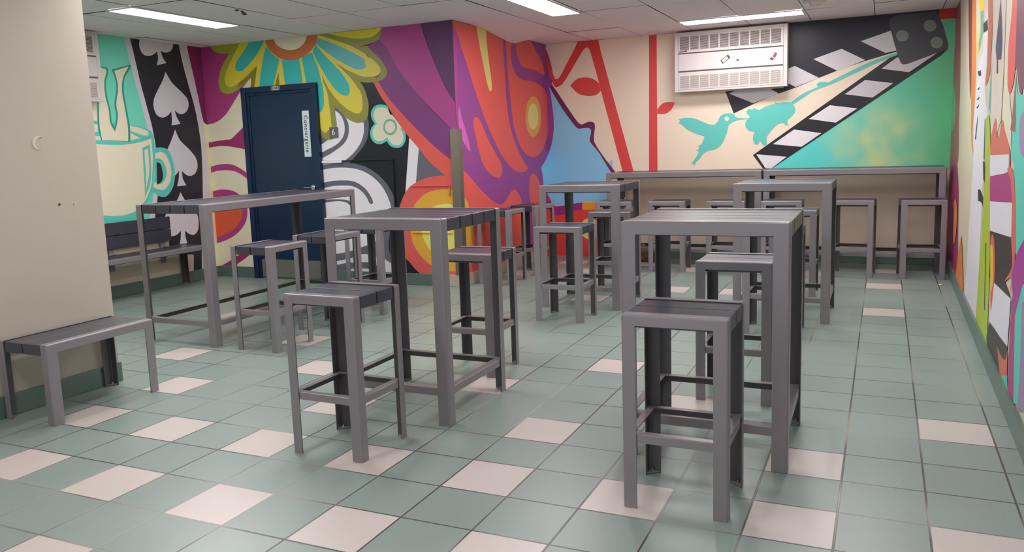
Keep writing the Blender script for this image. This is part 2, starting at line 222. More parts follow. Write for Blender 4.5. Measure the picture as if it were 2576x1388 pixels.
  ('grey', '1.55,0.891 1.599,0.892 1.649,0.893 1.699,0.894 1.744,0.894 1.783,0.894 1.81,0.893 1.835,0.892 1.858,0.89 1.879,0.887 1.897,0.883 1.916,0.876 1.93,0.866 1.941,0.855 1.951,0.843 1.959,0.829 1.965,0.813 1.969,0.797 1.971,0.782 1.97,0.764 1.965,0.746 1.959,0.728 1.953,0.713 1.946,0.698 1.938,0.682 1.93,0.667 1.531,0.664'),
  ('white', '1.547,0.853 1.578,0.857 1.61,0.861 1.642,0.864 1.672,0.868 1.699,0.87 1.727,0.872 1.753,0.874 1.776,0.874 1.798,0.873 1.819,0.871 1.838,0.868 1.855,0.865 1.871,0.86 1.889,0.851 1.905,0.841 1.918,0.829 1.927,0.815 1.933,0.798 1.937,0.782 1.938,0.766 1.936,0.75 1.931,0.735 1.924,0.72 1.914,0.706 1.899,0.694 1.885,0.686 1.868,0.679 1.85,0.673 1.832,0.666 1.531,0.664'),
  ('white', '1.444,0.181 1.499,0.19 1.556,0.199 1.612,0.208 1.663,0.217 1.709,0.224 1.744,0.23 1.776,0.235 1.806,0.24 1.833,0.245 1.857,0.25 1.881,0.256 1.901,0.261 1.921,0.267 1.942,0.274 1.966,0.282 1.991,0.292 2.016,0.301 2.042,0.307 2.063,0.308 2.085,0.308 2.107,0.306 2.128,0.303 2.148,0.301 2.172,0.296 2.195,0.29 2.217,0.284 2.237,0.279 2.256,0.276 2.273,0.274 2.29,0.271 2.306,0.266 2.323,0.259 2.339,0.25 2.356,0.24 2.374,0.23 2.393,0.222 2.414,0.214 2.435,0.204 2.455,0.19 2.47,0.173 2.484,0.152 2.499,0.129 2.513,0.105 2.527,0.082 2.345,0.097 2.332,0.113 2.32,0.129 2.307,0.144 2.293,0.159 2.275,0.172 2.254,0.183 2.228,0.193 2.202,0.202 2.175,0.209 2.15,0.215 2.128,0.219 2.106,0.221 2.085,0.221 2.065,0.221 2.044,0.221 2.018,0.22 1.992,0.217 1.967,0.215 1.943,0.213 1.922,0.213 1.902,0.213 1.882,0.213 1.86,0.211 1.835,0.207 1.808,0.202 1.778,0.196 1.746,0.189 1.711,0.183 1.665,0.175 1.612,0.166 1.555,0.156 1.497,0.146 1.44,0.137'),
  ('white', '1.429,0 1.433,0.057 1.493,0.067 1.554,0.078 1.614,0.088 1.669,0.098 1.716,0.106 1.748,0.112 1.778,0.118 1.806,0.123 1.831,0.128 1.854,0.132 1.875,0.137 1.893,0.141 1.912,0.145 1.933,0.148 1.954,0.15 1.976,0.151 2,0.152 2.024,0.152 2.046,0.152 2.068,0.151 2.09,0.151 2.111,0.149 2.132,0.146 2.152,0.138 2.171,0.125 2.189,0.108 2.207,0.089 2.225,0.069 2.242,0.051 1.688,0'),
  ('olive2', '1.637,2.626 2.507,2.626 2.502,2.608 2.496,2.591 2.488,2.575 2.478,2.561 2.467,2.549 2.453,2.538 2.437,2.528 2.422,2.52 2.404,2.513 2.385,2.506 2.365,2.499 2.345,2.493 2.325,2.489 2.304,2.485 2.282,2.482 2.261,2.48 2.239,2.476 2.253,2.461 2.268,2.446 2.282,2.431 2.296,2.417 2.311,2.402 2.327,2.388 2.343,2.374 2.359,2.361 2.375,2.347 2.39,2.333 2.403,2.319 2.416,2.305 2.427,2.29 2.438,2.275 2.447,2.261 2.458,2.243 2.467,2.225 2.474,2.207 2.477,2.19 2.476,2.175 2.471,2.16 2.463,2.147 2.453,2.135 2.44,2.125 2.424,2.117 2.407,2.11 2.389,2.105 2.369,2.1 2.348,2.097 2.326,2.094 2.304,2.093 2.281,2.092 2.258,2.092 2.235,2.094 2.213,2.096 2.192,2.098 2.173,2.102 2.154,2.106 2.135,2.11 2.146,2.098 2.156,2.087 2.167,2.074 2.176,2.059 2.183,2.044 2.191,2.028 2.197,2.01 2.204,1.992 2.209,1.974 2.214,1.956 2.219,1.938 2.224,1.92 2.227,1.901 2.229,1.883 2.229,1.865 2.228,1.846 2.226,1.827 2.223,1.809 2.22,1.794 2.217,1.777 2.213,1.762 2.208,1.748 2.2,1.736 2.186,1.723 2.169,1.712 2.151,1.703 2.133,1.696 2.115,1.692 2.095,1.691 2.079,1.691 2.062,1.694 2.044,1.699 2.024,1.705 2.007,1.713 1.988,1.722 1.968,1.732 1.949,1.743 1.932,1.755 1.917,1.768 1.903,1.782 1.89,1.796 1.878,1.81 1.865,1.824 1.848,1.838 1.832,1.852 1.816,1.866 1.8,1.879 1.8,1.861 1.799,1.843 1.798,1.824 1.798,1.806 1.799,1.787 1.801,1.769 1.804,1.75 1.808,1.731 1.811,1.712 1.813,1.695 1.813,1.673 1.811,1.653 1.808,1.633 1.804,1.616 1.796,1.596 1.786,1.578 1.776,1.564 1.767,1.552 1.759,1.542 1.749,1.535 1.738,1.531 1.725,1.529 1.711,1.53 1.694,1.531 1.674,1.535 1.655,1.542 1.635,1.55 1.616,1.561 1.599,1.577 1.591,1.594 1.584,1.615 1.579,1.637 1.573,1.658 1.57,1.96 1.545,2.432'),
  ('yellow', '1.776,2.626 1.817,2.614 1.855,2.603 1.892,2.592 1.926,2.583 1.957,2.575 1.986,2.569 2.013,2.564 2.04,2.559 2.068,2.555 2.096,2.551 2.126,2.547 2.155,2.544 2.183,2.542 2.208,2.541 2.232,2.54 2.255,2.541 2.276,2.542 2.296,2.544 2.314,2.547 2.335,2.553 2.353,2.56 2.369,2.568 2.385,2.578 2.4,2.589 2.414,2.602 2.427,2.616 2.437,2.626'),
  ('yellow2', '1.643,2.625 1.671,2.615 1.698,2.606 1.725,2.597 1.752,2.587 1.78,2.578 1.808,2.568 1.836,2.558 1.865,2.549 1.893,2.539 1.922,2.528 1.95,2.518 1.978,2.508 2.006,2.497 2.034,2.486 2.062,2.473 2.09,2.46 2.118,2.445 2.146,2.43 2.173,2.414 2.198,2.399 2.222,2.385 2.246,2.37 2.267,2.356 2.288,2.342 2.306,2.328 2.326,2.312 2.344,2.296 2.359,2.281 2.371,2.266 2.382,2.252 2.39,2.238 2.396,2.225 2.399,2.213 2.399,2.198 2.395,2.185 2.386,2.174 2.373,2.165 2.356,2.159 2.336,2.154 2.317,2.152 2.296,2.151 2.274,2.15 2.252,2.151 2.231,2.152 2.21,2.154 2.189,2.157 2.168,2.162 2.149,2.168 2.13,2.175 2.11,2.183 2.09,2.192 2.07,2.201 2.051,2.209 2.033,2.217 2.014,2.227 1.994,2.237 1.973,2.248 1.95,2.261 1.925,2.276 1.899,2.292 1.873,2.308 1.848,2.324 1.865,2.308 1.881,2.291 1.898,2.275 1.916,2.258 1.931,2.243 1.948,2.228 1.965,2.213 1.981,2.198 1.997,2.182 2.013,2.166 2.028,2.15 2.043,2.134 2.057,2.118 2.07,2.101 2.083,2.084 2.095,2.064 2.107,2.046 2.116,2.031 2.122,2.022 2.124,2.025 2.118,2.041 2.113,2.056 2.121,2.04 2.13,2.024 2.137,2.007 2.144,1.99 2.149,1.973 2.153,1.955 2.155,1.936 2.157,1.919 2.157,1.902 2.156,1.885 2.155,1.869 2.152,1.855 2.148,1.838 2.142,1.823 2.135,1.81 2.126,1.8 2.115,1.792 2.102,1.788 2.086,1.787 2.067,1.789 2.047,1.795 2.028,1.803 2.007,1.813 1.985,1.824 1.962,1.838 1.943,1.851 1.923,1.866 1.903,1.881 1.883,1.898 1.864,1.915 1.845,1.933 1.826,1.953 1.807,1.973 1.79,1.992 1.774,2.012 1.76,2.029 1.748,2.046 1.737,2.063 1.727,2.081 1.716,2.1 1.704,2.121 1.693,2.143 1.681,2.167 1.67,2.19 1.658,2.213 1.662,2.196 1.665,2.178 1.669,2.16 1.672,2.143 1.677,2.126 1.685,2.106 1.694,2.087 1.704,2.068 1.711,2.047 1.716,2.028 1.719,2.009 1.722,1.988 1.725,1.966 1.728,1.942 1.73,1.914 1.733,1.884 1.736,1.852 1.738,1.82 1.74,1.79 1.742,1.761 1.743,1.734 1.744,1.706 1.745,1.679 1.746,1.651 1.651,1.602 1.635,1.615 1.619,1.628 1.605,1.643 1.595,1.657 1.586,1.673 1.577,1.689 1.568,1.705 1.562,1.96 1.573,2.132 0.726,2.129 0.924,2.626 0.948,2.626 1.242,2.455 1.599,2.546'),
  ('olive', '1.089,2.282 1.088,2.126 1.02,2.127'),
  ('olive', '0.799,2.369 0.734,2.129 0.686,2.132 0.755,2.338'),
  ('tealp', '0.942,2.563 0.93,2.535 0.918,2.507 0.906,2.479 0.895,2.45 0.884,2.421 0.874,2.392 0.864,2.361 0.854,2.331 0.845,2.301 0.837,2.271 0.83,2.242 0.824,2.214 0.819,2.186 0.813,2.159 0.808,2.131 1,2.128 1.01,2.154 1.02,2.178 1.03,2.204 1.041,2.229 1.051,2.257 1.063,2.286 1.075,2.317 1.088,2.348 1.101,2.379 1.113,2.411 1.092,2.425 1.07,2.44 1.048,2.455 1.028,2.47 1.01,2.485 0.994,2.5 0.98,2.516 0.967,2.532 0.955,2.548'),
  ('tealp', '1.147,2.402 1.148,2.384 1.149,2.366 1.149,2.347 1.15,2.329 1.151,2.311 1.152,2.293 1.153,2.274 1.155,2.256 1.156,2.238 1.158,2.219 1.16,2.201 1.163,2.182 1.166,2.164 1.169,2.145 1.172,2.127 1.401,2.125 1.401,2.146 1.402,2.166 1.402,2.187 1.401,2.209 1.399,2.234 1.396,2.263 1.391,2.295 1.386,2.329 1.38,2.364 1.375,2.397 1.352,2.396 1.329,2.394 1.305,2.392 1.282,2.391 1.259,2.391 1.231,2.392 1.203,2.395 1.175,2.399'),
  ('tealp', '1.412,2.403 1.415,2.382 1.418,2.361 1.421,2.34 1.424,2.317 1.427,2.292 1.432,2.262 1.436,2.229 1.442,2.194 1.447,2.158 1.452,2.124 1.572,2.127 1.582,1.97 1.569,1.818 1.581,1.816 1.594,1.817 1.605,1.82 1.617,1.826 1.629,1.835 1.641,1.849 1.652,1.866 1.662,1.886 1.666,1.903 1.668,1.922 1.67,1.942 1.67,1.965 1.67,1.985 1.67,2.008 1.669,2.031 1.667,2.055 1.665,2.077 1.661,2.097 1.658,2.117 1.653,2.136 1.649,2.155 1.644,2.176 1.639,2.198 1.634,2.222 1.628,2.245 1.622,2.269 1.616,2.29 1.609,2.311 1.601,2.33 1.593,2.348 1.585,2.366 1.578,2.382 1.571,2.401 1.565,2.417 1.56,2.433 1.554,2.449 1.534,2.446 1.514,2.442 1.493,2.436 1.474,2.429 1.454,2.421 1.433,2.412'),
  ('tealp', '1.598,2.523 1.562,2.454 1.574,2.432 1.585,2.409 1.597,2.387 1.608,2.365 1.62,2.343 1.632,2.323 1.643,2.304 1.655,2.284 1.667,2.265 1.679,2.245 1.693,2.223 1.707,2.2 1.722,2.177 1.737,2.154 1.752,2.133 1.767,2.114 1.782,2.095 1.797,2.077 1.812,2.061 1.826,2.046 1.844,2.03 1.862,2.016 1.879,2.004 1.896,1.994 1.916,1.985 1.936,1.979 1.953,1.976 1.967,1.977 1.98,1.982 1.99,1.989 1.999,2 2.005,2.013 2.007,2.029 2.007,2.044 2.004,2.062 1.999,2.081 1.991,2.101 1.982,2.118 1.97,2.138 1.956,2.158 1.942,2.178 1.926,2.199 1.909,2.219 1.891,2.239 1.871,2.259 1.851,2.279 1.831,2.299 1.812,2.318 1.792,2.336 1.771,2.354 1.75,2.373 1.728,2.395 1.705,2.418 1.681,2.444 1.656,2.471 1.63,2.498 1.605,2.525'),
  ('tealp2', '1.637,2.59 1.665,2.581 1.693,2.572 1.721,2.563 1.749,2.553 1.777,2.543 1.805,2.532 1.834,2.52 1.862,2.508 1.89,2.495 1.918,2.482 1.947,2.469 1.976,2.455 2.005,2.442 2.032,2.429 2.057,2.416 2.081,2.404 2.103,2.393 2.124,2.382 2.143,2.372 2.16,2.362 2.179,2.35 2.196,2.339 2.21,2.328 2.221,2.317 2.231,2.303 2.235,2.289 2.236,2.276 2.231,2.264 2.221,2.252 2.209,2.243 2.192,2.236 2.173,2.231 2.151,2.23 2.134,2.231 2.115,2.234 2.095,2.24 2.074,2.247 2.052,2.256 2.027,2.268 2.001,2.281 1.974,2.294 1.949,2.308 1.924,2.322 1.898,2.336 1.873,2.351 1.848,2.366 1.823,2.382 1.797,2.398 1.771,2.416 1.745,2.434 1.72,2.451 1.697,2.467 1.677,2.483 1.658,2.497 1.641,2.511 1.624,2.525 1.606,2.539'),
  ('burnt', '0.932,2.626 0.938,2.608 0.944,2.59 0.951,2.573 0.961,2.556 0.972,2.539 0.985,2.523 1,2.507 1.016,2.492 1.033,2.477 1.051,2.463 1.071,2.449 1.093,2.436 1.115,2.425 1.137,2.415 1.159,2.407 1.182,2.401 1.204,2.397 1.228,2.393 1.251,2.391 1.276,2.39 1.301,2.39 1.326,2.391 1.351,2.393 1.375,2.397 1.398,2.403 1.421,2.409 1.443,2.417 1.465,2.427 1.485,2.437 1.505,2.448 1.524,2.461 1.542,2.474 1.558,2.488 1.573,2.501 1.589,2.516 1.602,2.53 1.613,2.545 1.623,2.562 1.63,2.577 1.635,2.593 1.64,2.61 1.643,2.626'),
  ('creamy', '1.056,2.626 1.061,2.613 1.069,2.593 1.081,2.576 1.096,2.561 1.114,2.548 1.133,2.536 1.155,2.525 1.179,2.516 1.207,2.508 1.235,2.501 1.261,2.497 1.285,2.495 1.309,2.495 1.332,2.498 1.354,2.502 1.375,2.508 1.396,2.516 1.415,2.526 1.433,2.536 1.448,2.547 1.461,2.559 1.472,2.571 1.483,2.585 1.491,2.6 1.498,2.617 1.501,2.626'),
  ('dpurple', '2.899,2.626 3.248,2.626 3.248,1.841 3.223,1.876 3.187,1.927 3.152,1.978 3.123,2.027 3.099,2.071 3.079,2.114 3.06,2.158 3.043,2.201 3.025,2.246 3.008,2.291 2.992,2.337 2.976,2.384 2.96,2.431 2.944,2.477'),
  ('purplemag', '2.458,2.626 2.896,2.626 2.907,2.587 2.918,2.546 2.93,2.506 2.943,2.464 2.958,2.422 2.973,2.379 2.99,2.335 3.007,2.291 3.025,2.246 3.044,2.2 3.063,2.153 3.084,2.106 3.106,2.059 3.13,2.013 3.156,1.968 3.186,1.924 3.216,1.88 3.247,1.836 3.248,1.535 3.235,1.547 3.191,1.586 3.142,1.631 3.091,1.678 3.044,1.723 3.001,1.765 2.959,1.807 2.917,1.849 2.875,1.893 2.834,1.936 2.793,1.981 2.753,2.026 2.713,2.072 2.674,2.119 2.638,2.165 2.605,2.215 2.573,2.268 2.543,2.32 2.515,2.367 2.49,2.407 2.472,2.431 2.453,2.452 2.435,2.471 2.416,2.49 2.398,2.51'),
  ('violet', '2.208,2.447 2.406,2.51 2.423,2.49 2.441,2.471 2.458,2.451 2.476,2.429 2.494,2.405 2.519,2.364 2.547,2.315 2.578,2.262 2.61,2.209 2.644,2.158 2.68,2.111 2.719,2.065 2.76,2.019 2.8,1.974 2.84,1.93 2.879,1.888 2.917,1.847 2.955,1.806 2.994,1.766 3.035,1.725 3.079,1.683 3.126,1.642 3.173,1.6 3.221,1.558 3.248,1.534 3.248,1.236 3.243,1.241 3.228,1.252 3.213,1.262 3.198,1.27 3.182,1.278 3.166,1.287 3.149,1.298 3.123,1.316 3.093,1.337 3.061,1.361 3.028,1.387 2.996,1.412 2.965,1.438 2.935,1.465 2.905,1.493 2.874,1.522 2.842,1.552 2.809,1.583 2.774,1.616 2.74,1.649 2.706,1.682 2.674,1.714 2.643,1.745 2.612,1.775 2.583,1.804 2.556,1.833 2.531,1.86 2.508,1.886 2.489,1.91 2.47,1.934 2.452,1.959 2.433,1.985 2.413,2.014 2.393,2.045 2.373,2.076 2.353,2.108 2.333,2.139'),
  ('coral', '2.301,2.101 2.318,2.069 2.335,2.036 2.352,2.003 2.369,1.972 2.385,1.945 2.399,1.924 2.413,1.906 2.426,1.89 2.44,1.873 2.456,1.852 2.484,1.811 2.52,1.758 2.557,1.703 2.593,1.651 2.622,1.61 2.638,1.589 2.653,1.572 2.667,1.556 2.683,1.54 2.7,1.521 2.718,1.501 2.738,1.48 2.759,1.457 2.781,1.433 2.804,1.407 2.829,1.378 2.855,1.346 2.883,1.313 2.911,1.281 2.941,1.251 2.972,1.224 3.004,1.198 3.038,1.174 3.071,1.149 3.104,1.125 3.248,1.038 3.248,1.24 3.228,1.252 3.213,1.261 3.198,1.269 3.182,1.277 3.166,1.287 3.149,1.298 3.123,1.316 3.093,1.337 3.061,1.361 3.028,1.387 2.996,1.412 2.965,1.438 2.935,1.465 2.905,1.493 2.874,1.522 2.842,1.552 2.809,1.583 2.774,1.616 2.74,1.649 2.706,1.682 2.674,1.714 2.643,1.745 2.612,1.775 2.583,1.804 2.556,1.833 2.531,1.86 2.508,1.887 2.488,1.911 2.47,1.936 2.452,1.96 2.433,1.985 2.415,2.011 2.398,2.038 2.38,2.065 2.363,2.092 2.346,2.118'),
  ('white', '2.7,1.517 2.806,1.406 2.757,1.041 2.617,0.937'),
  ('grey', '2.806,1.406 2.832,1.375 2.858,1.343 2.884,1.312 2.911,1.281 2.941,1.251 2.974,1.223 3.009,1.196 3.045,1.169 3.081,1.143 3.117,1.116 3.133,0.973 2.739,0.976'),
  ('olive2', '2.345,2.493 2.239,2.476 2.253,2.461 2.268,2.446 2.282,2.431 2.296,2.417 2.311,2.402 2.327,2.388 2.343,2.374 2.359,2.361 2.375,2.347 2.39,2.333 2.403,2.319 2.416,2.305 2.427,2.29 2.438,2.275 2.447,2.261 2.458,2.243 2.467,2.225 2.474,2.207 2.477,2.19 2.476,2.175 2.471,2.16 2.463,2.147 2.453,2.135 2.44,2.125 2.424,2.117 2.407,2.11 2.389,2.105 2.369,2.1 2.348,2.098 2.326,2.095 2.304,2.093 2.397,2.173 2.399,2.186 2.401,2.199 2.399,2.213 2.395,2.225 2.39,2.238 2.382,2.252 2.371,2.266 2.359,2.281 2.344,2.296 2.326,2.312 2.306,2.328 2.287,2.342 2.264,2.357 2.241,2.372 2.218,2.387 2.198,2.399 2.18,2.412 2.163,2.423 2.147,2.434 2.131,2.445'),
  ('yellow2', '2.306,2.328 2.323,2.312 2.341,2.297 2.358,2.281 2.371,2.266 2.382,2.252 2.39,2.238 2.396,2.225 2.399,2.213 2.399,2.198 2.395,2.185 2.386,2.174 2.373,2.165 2.356,2.159 2.336,2.154 2.317,2.152 2.296,2.151 2.274,2.151 2.252,2.151 2.197,2.382'),
  ('aqua', '2.48,1.756 2.476,1.773 2.473,1.792 2.47,1.811 2.467,1.827 2.462,1.839 2.455,1.847 2.445,1.851 2.433,1.855 2.419,1.859 2.404,1.863 2.388,1.865 2.37,1.866 2.351,1.865 2.333,1.862 2.317,1.857 2.303,1.85 2.29,1.841 2.278,1.831 2.268,1.818 2.26,1.804 2.255,1.79 2.253,1.775 2.253,1.76 2.255,1.745 2.259,1.729 2.265,1.714 2.274,1.7 2.284,1.685 2.294,1.671 2.281,1.662 2.268,1.654 2.257,1.644 2.248,1.632 2.24,1.619 2.235,1.606 2.231,1.591 2.229,1.576 2.229,1.561 2.232,1.545 2.237,1.529 2.244,1.515 2.253,1.502 2.264,1.491 2.277,1.481 2.291,1.473 2.306,1.467 2.322,1.463 2.34,1.463 2.359,1.464 2.377,1.468 2.394,1.475 2.411,1.484 2.428,1.492 2.436,1.48 2.444,1.467 2.453,1.456 2.464,1.446 2.476,1.437 2.49,1.429 2.506,1.424 2.524,1.42 2.542,1.418 2.56,1.418 2.579,1.421 2.596,1.426 2.611,1.434 2.624,1.445 2.635,1.457 2.644,1.47 2.652,1.485 2.657,1.5 2.66,1.517 2.661,1.535 2.66,1.551 2.656,1.566 2.65,1.579 2.643,1.59 2.637,1.599 2.629,1.606 2.622,1.613 2.51,1.754'),
  ('creamy', '2.487,1.755 2.481,1.771 2.475,1.787 2.467,1.801 2.459,1.811 2.45,1.818 2.438,1.824 2.422,1.83 2.404,1.834 2.386,1.837 2.369,1.837 2.354,1.836 2.339,1.833 2.326,1.827 2.313,1.819 2.303,1.809 2.294,1.796 2.288,1.78 2.284,1.765 2.284,1.75 2.287,1.735 2.293,1.719 2.302,1.704 2.313,1.689 2.325,1.673 2.312,1.663 2.299,1.653 2.288,1.642 2.279,1.631 2.271,1.618 2.266,1.605 2.262,1.59 2.261,1.574 2.263,1.559 2.266,1.545 2.272,1.532 2.279,1.52 2.29,1.51 2.303,1.502 2.317,1.496 2.332,1.493 2.348,1.493 2.363,1.494 2.376,1.498 2.387,1.503 2.399,1.509 2.411,1.516 2.423,1.523 2.435,1.531 2.441,1.519 2.447,1.507 2.455,1.495 2.466,1.482 2.478,1.469 2.491,1.458 2.508,1.451 2.526,1.446 2.544,1.444 2.56,1.444 2.576,1.446 2.59,1.452 2.602,1.46 2.613,1.47 2.622,1.483 2.628,1.496 2.631,1.512 2.632,1.527 2.631,1.542 2.628,1.557 2.623,1.572 2.616,1.586 2.606,1.6 2.596,1.614 2.626,1.613 2.51,1.757'),
  ('aquad', '2.561,1.629 2.557,1.611 2.55,1.594 2.539,1.579 2.525,1.566 2.509,1.557 2.491,1.551 2.472,1.55 2.453,1.553 2.436,1.559 2.421,1.57 2.408,1.584 2.399,1.6 2.394,1.618 2.393,1.636 2.397,1.655 2.404,1.672 2.415,1.687 2.429,1.7 2.446,1.709 2.464,1.714 2.483,1.715 2.501,1.713 2.518,1.706 2.533,1.695 2.546,1.682 2.555,1.665 2.56,1.648'),
  ('creamy', '2.539,1.63 2.537,1.617 2.532,1.604 2.524,1.593 2.513,1.584 2.501,1.577 2.487,1.573 2.473,1.572 2.46,1.574 2.447,1.579 2.435,1.587 2.426,1.597 2.419,1.609 2.415,1.622 2.415,1.635 2.417,1.649 2.423,1.661 2.431,1.673 2.441,1.682 2.454,1.688 2.467,1.692 2.481,1.693 2.495,1.691 2.508,1.686 2.519,1.678 2.528,1.668 2.535,1.657 2.539,1.644'),
  ('coral', '2.452,1.859 2.622,1.61 2.637,1.592 2.652,1.576 2.666,1.558 2.682,1.541 2.699,1.521 2.718,1.5 2.739,1.477 2.761,1.454 2.783,1.43 2.804,1.407 2.834,1.406 2.842,1.551 2.673,1.715 2.532,1.861 2.46,1.922'),
  ('coral2', '2.542,0.813 2.532,0.783 2.522,0.751 2.514,0.719 2.508,0.684 2.503,0.648 2.501,0.608 2.5,0.564 2.501,0.52 2.504,0.478 2.51,0.439 2.518,0.405 2.53,0.372 2.543,0.343 2.556,0.317 2.569,0.294 2.582,0.277 2.597,0.263 2.613,0.251 2.628,0.237 2.641,0.224 2.653,0.21 2.665,0.196 2.678,0.182 2.692,0.168 2.706,0.155 2.722,0.142 2.738,0.129 2.754,0.116 2.77,0.104 2.82,-0 3.096,0 3.248,0.006 3.248,1.13 3.221,1.129 3.164,1.13 3.108,1.129 3.055,1.128 3.008,1.126 2.971,1.123 2.937,1.118 2.905,1.112 2.875,1.105 2.844,1.097 2.813,1.086 2.782,1.075 2.752,1.062 2.724,1.048 2.699,1.034 2.678,1.019 2.66,1.004 2.644,0.987 2.629,0.969 2.613,0.949 2.598,0.925 2.582,0.9 2.568,0.872 2.554,0.843'),
  ('gold', '2.679,0.69 2.685,0.717 2.69,0.744 2.697,0.769 2.704,0.793 2.713,0.813 2.726,0.835 2.74,0.853 2.756,0.868 2.773,0.884 2.788,0.897 2.804,0.91 2.82,0.923 2.838,0.935 2.858,0.945 2.88,0.955 2.903,0.964 2.927,0.971 2.953,0.978 2.981,0.983 3.011,0.987 3.044,0.99 3.078,0.991 3.11,0.991 3.138,0.99 3.161,0.988 3.181,0.985 3.2,0.981 3.218,0.974 3.236,0.964 3.248,0.955 3.248,0.182 3.23,0.173 3.208,0.165 3.186,0.16 3.164,0.158 3.142,0.157 3.117,0.157 3.09,0.158 3.06,0.16 3.03,0.164 3.001,0.168 2.976,0.173 2.953,0.18 2.934,0.189 2.916,0.198 2.898,0.208 2.881,0.216 2.864,0.225 2.847,0.234 2.83,0.247 2.815,0.26 2.799,0.274 2.782,0.29 2.767,0.307 2.752,0.325 2.737,0.344 2.722,0.364 2.708,0.386 2.696,0.408 2.685,0.43 2.677,0.452 2.671,0.475 2.666,0.497 2.663,0.521 2.661,0.547 2.662,0.574 2.665,0.603 2.669,0.633 2.674,0.662'),
  ('paley', '3.081,0.845 3.104,0.846 3.125,0.843 3.144,0.838 3.162,0.831 3.18,0.821 3.197,0.81 3.214,0.796 3.23,0.78 3.244,0.762 3.248,0.755 3.248,0.396 3.234,0.377 3.214,0.356 3.192,0.338 3.168,0.324 3.14,0.311 3.111,0.302 3.081,0.296 3.052,0.294 3.024,0.297 2.995,0.304 2.966,0.315 2.939,0.329 2.915,0.344 2.894,0.362 2.874,0.383 2.856,0.406 2.841,0.43 2.827,0.453 2.815,0.476 2.806,0.498 2.798,0.521 2.793,0.544 2.791,0.568 2.792,0.592 2.795,0.617 2.801,0.642 2.81,0.667 2.822,0.691 2.835,0.715 2.852,0.739 2.87,0.763 2.892,0.784 2.917,0.801 2.946,0.815 2.98,0.827 3.016,0.836 3.051,0.842'),
 ],
 'L': [
  ('teal', '3.752,2.626 3.752,-0 1.856,-0 2.169,2.626'),
  ('dark', '3.752,2.626 2.793,2.626 2.797,2.602 2.805,2.558 2.814,2.512 2.823,2.463 2.832,2.411 2.841,2.354 2.851,2.297 2.86,2.24 2.87,2.188 2.88,2.139 2.89,2.094 2.9,2.051 2.91,2.007 2.92,1.96 2.93,1.912 2.942,1.862 2.953,1.812 2.964,1.759 2.972,1.703 2.98,1.642 2.987,1.576 2.992,1.509 2.996,1.445 2.999,1.387 3,1.34 2.999,1.297 2.998,1.256 2.995,1.216 2.99,1.175 2.985,1.134 2.978,1.093 2.97,1.051 2.961,1.009 2.95,0.964 2.937,0.918 2.922,0.872 2.906,0.824 2.891,0.772 2.879,0.714 2.862,0.606 2.843,0.475 2.824,0.329 2.804,0.181 2.785,0.039 3.01,0 3.553,-0 3.752,0.994'),
  ('lav', '2.722,2.626 2.793,2.626 2.797,2.602 2.805,2.558 2.814,2.512 2.823,2.463 2.832,2.411 2.841,2.354 2.851,2.297 2.86,2.24 2.87,2.188 2.88,2.139 2.89,2.094 2.9,2.051 2.91,2.007 2.92,1.96 2.93,1.912 2.942,1.862 2.953,1.812 2.964,1.759 2.972,1.703 2.98,1.642 2.987,1.576 2.992,1.509 2.996,1.445 2.999,1.387 3,1.34 2.999,1.297 2.998,1.256 2.995,1.216 2.99,1.175 2.985,1.134 2.978,1.093 2.97,1.051 2.961,1.009 2.95,0.964 2.938,0.917 2.924,0.867 2.909,0.816 2.894,0.765 2.879,0.714 2.812,0.721 2.835,0.796 2.861,0.873 2.885,0.95 2.906,1.024 2.923,1.094 2.933,1.157 2.94,1.214 2.943,1.269 2.943,1.326 2.941,1.389 2.936,1.462 2.928,1.541 2.917,1.622 2.906,1.697 2.897,1.761 2.89,1.806 2.883,1.845 2.875,1.881 2.867,1.918 2.859,1.958 2.849,2.001 2.838,2.046 2.826,2.092 2.815,2.138 2.805,2.184 2.795,2.23 2.786,2.277 2.777,2.324 2.767,2.371 2.758,2.418'),
  ('cream2', '3.539,2.626 3.752,2.626 3.752,-0 3.518,0 3.521,0.031 3.526,0.07 3.533,0.11 3.542,0.15 3.554,0.189 3.567,0.229 3.58,0.272 3.593,0.32 3.606,0.376 3.621,0.437 3.635,0.501 3.648,0.569 3.659,0.637 3.669,0.709 3.677,0.787 3.684,0.865 3.689,0.938 3.695,1.003 3.698,1.051 3.701,1.094 3.704,1.135 3.706,1.176 3.707,1.222 3.708,1.272 3.709,1.324 3.709,1.378 3.708,1.433 3.707,1.49 3.705,1.551 3.702,1.614 3.698,1.678 3.693,1.741 3.688,1.802 3.681,1.858 3.674,1.911 3.666,1.964 3.657,2.019 3.648,2.077 3.637,2.14 3.624,2.205 3.611,2.273 3.598,2.341 3.586,2.407'),
  ('magdeep', '3.539,2.626 3.752,2.626 3.752,1.759 3.734,1.767 3.712,1.777 3.699,1.793 3.688,1.833 3.678,1.886 3.669,1.948 3.658,2.013 3.648,2.077 3.636,2.14 3.623,2.206 3.611,2.273 3.598,2.341 3.586,2.407'),
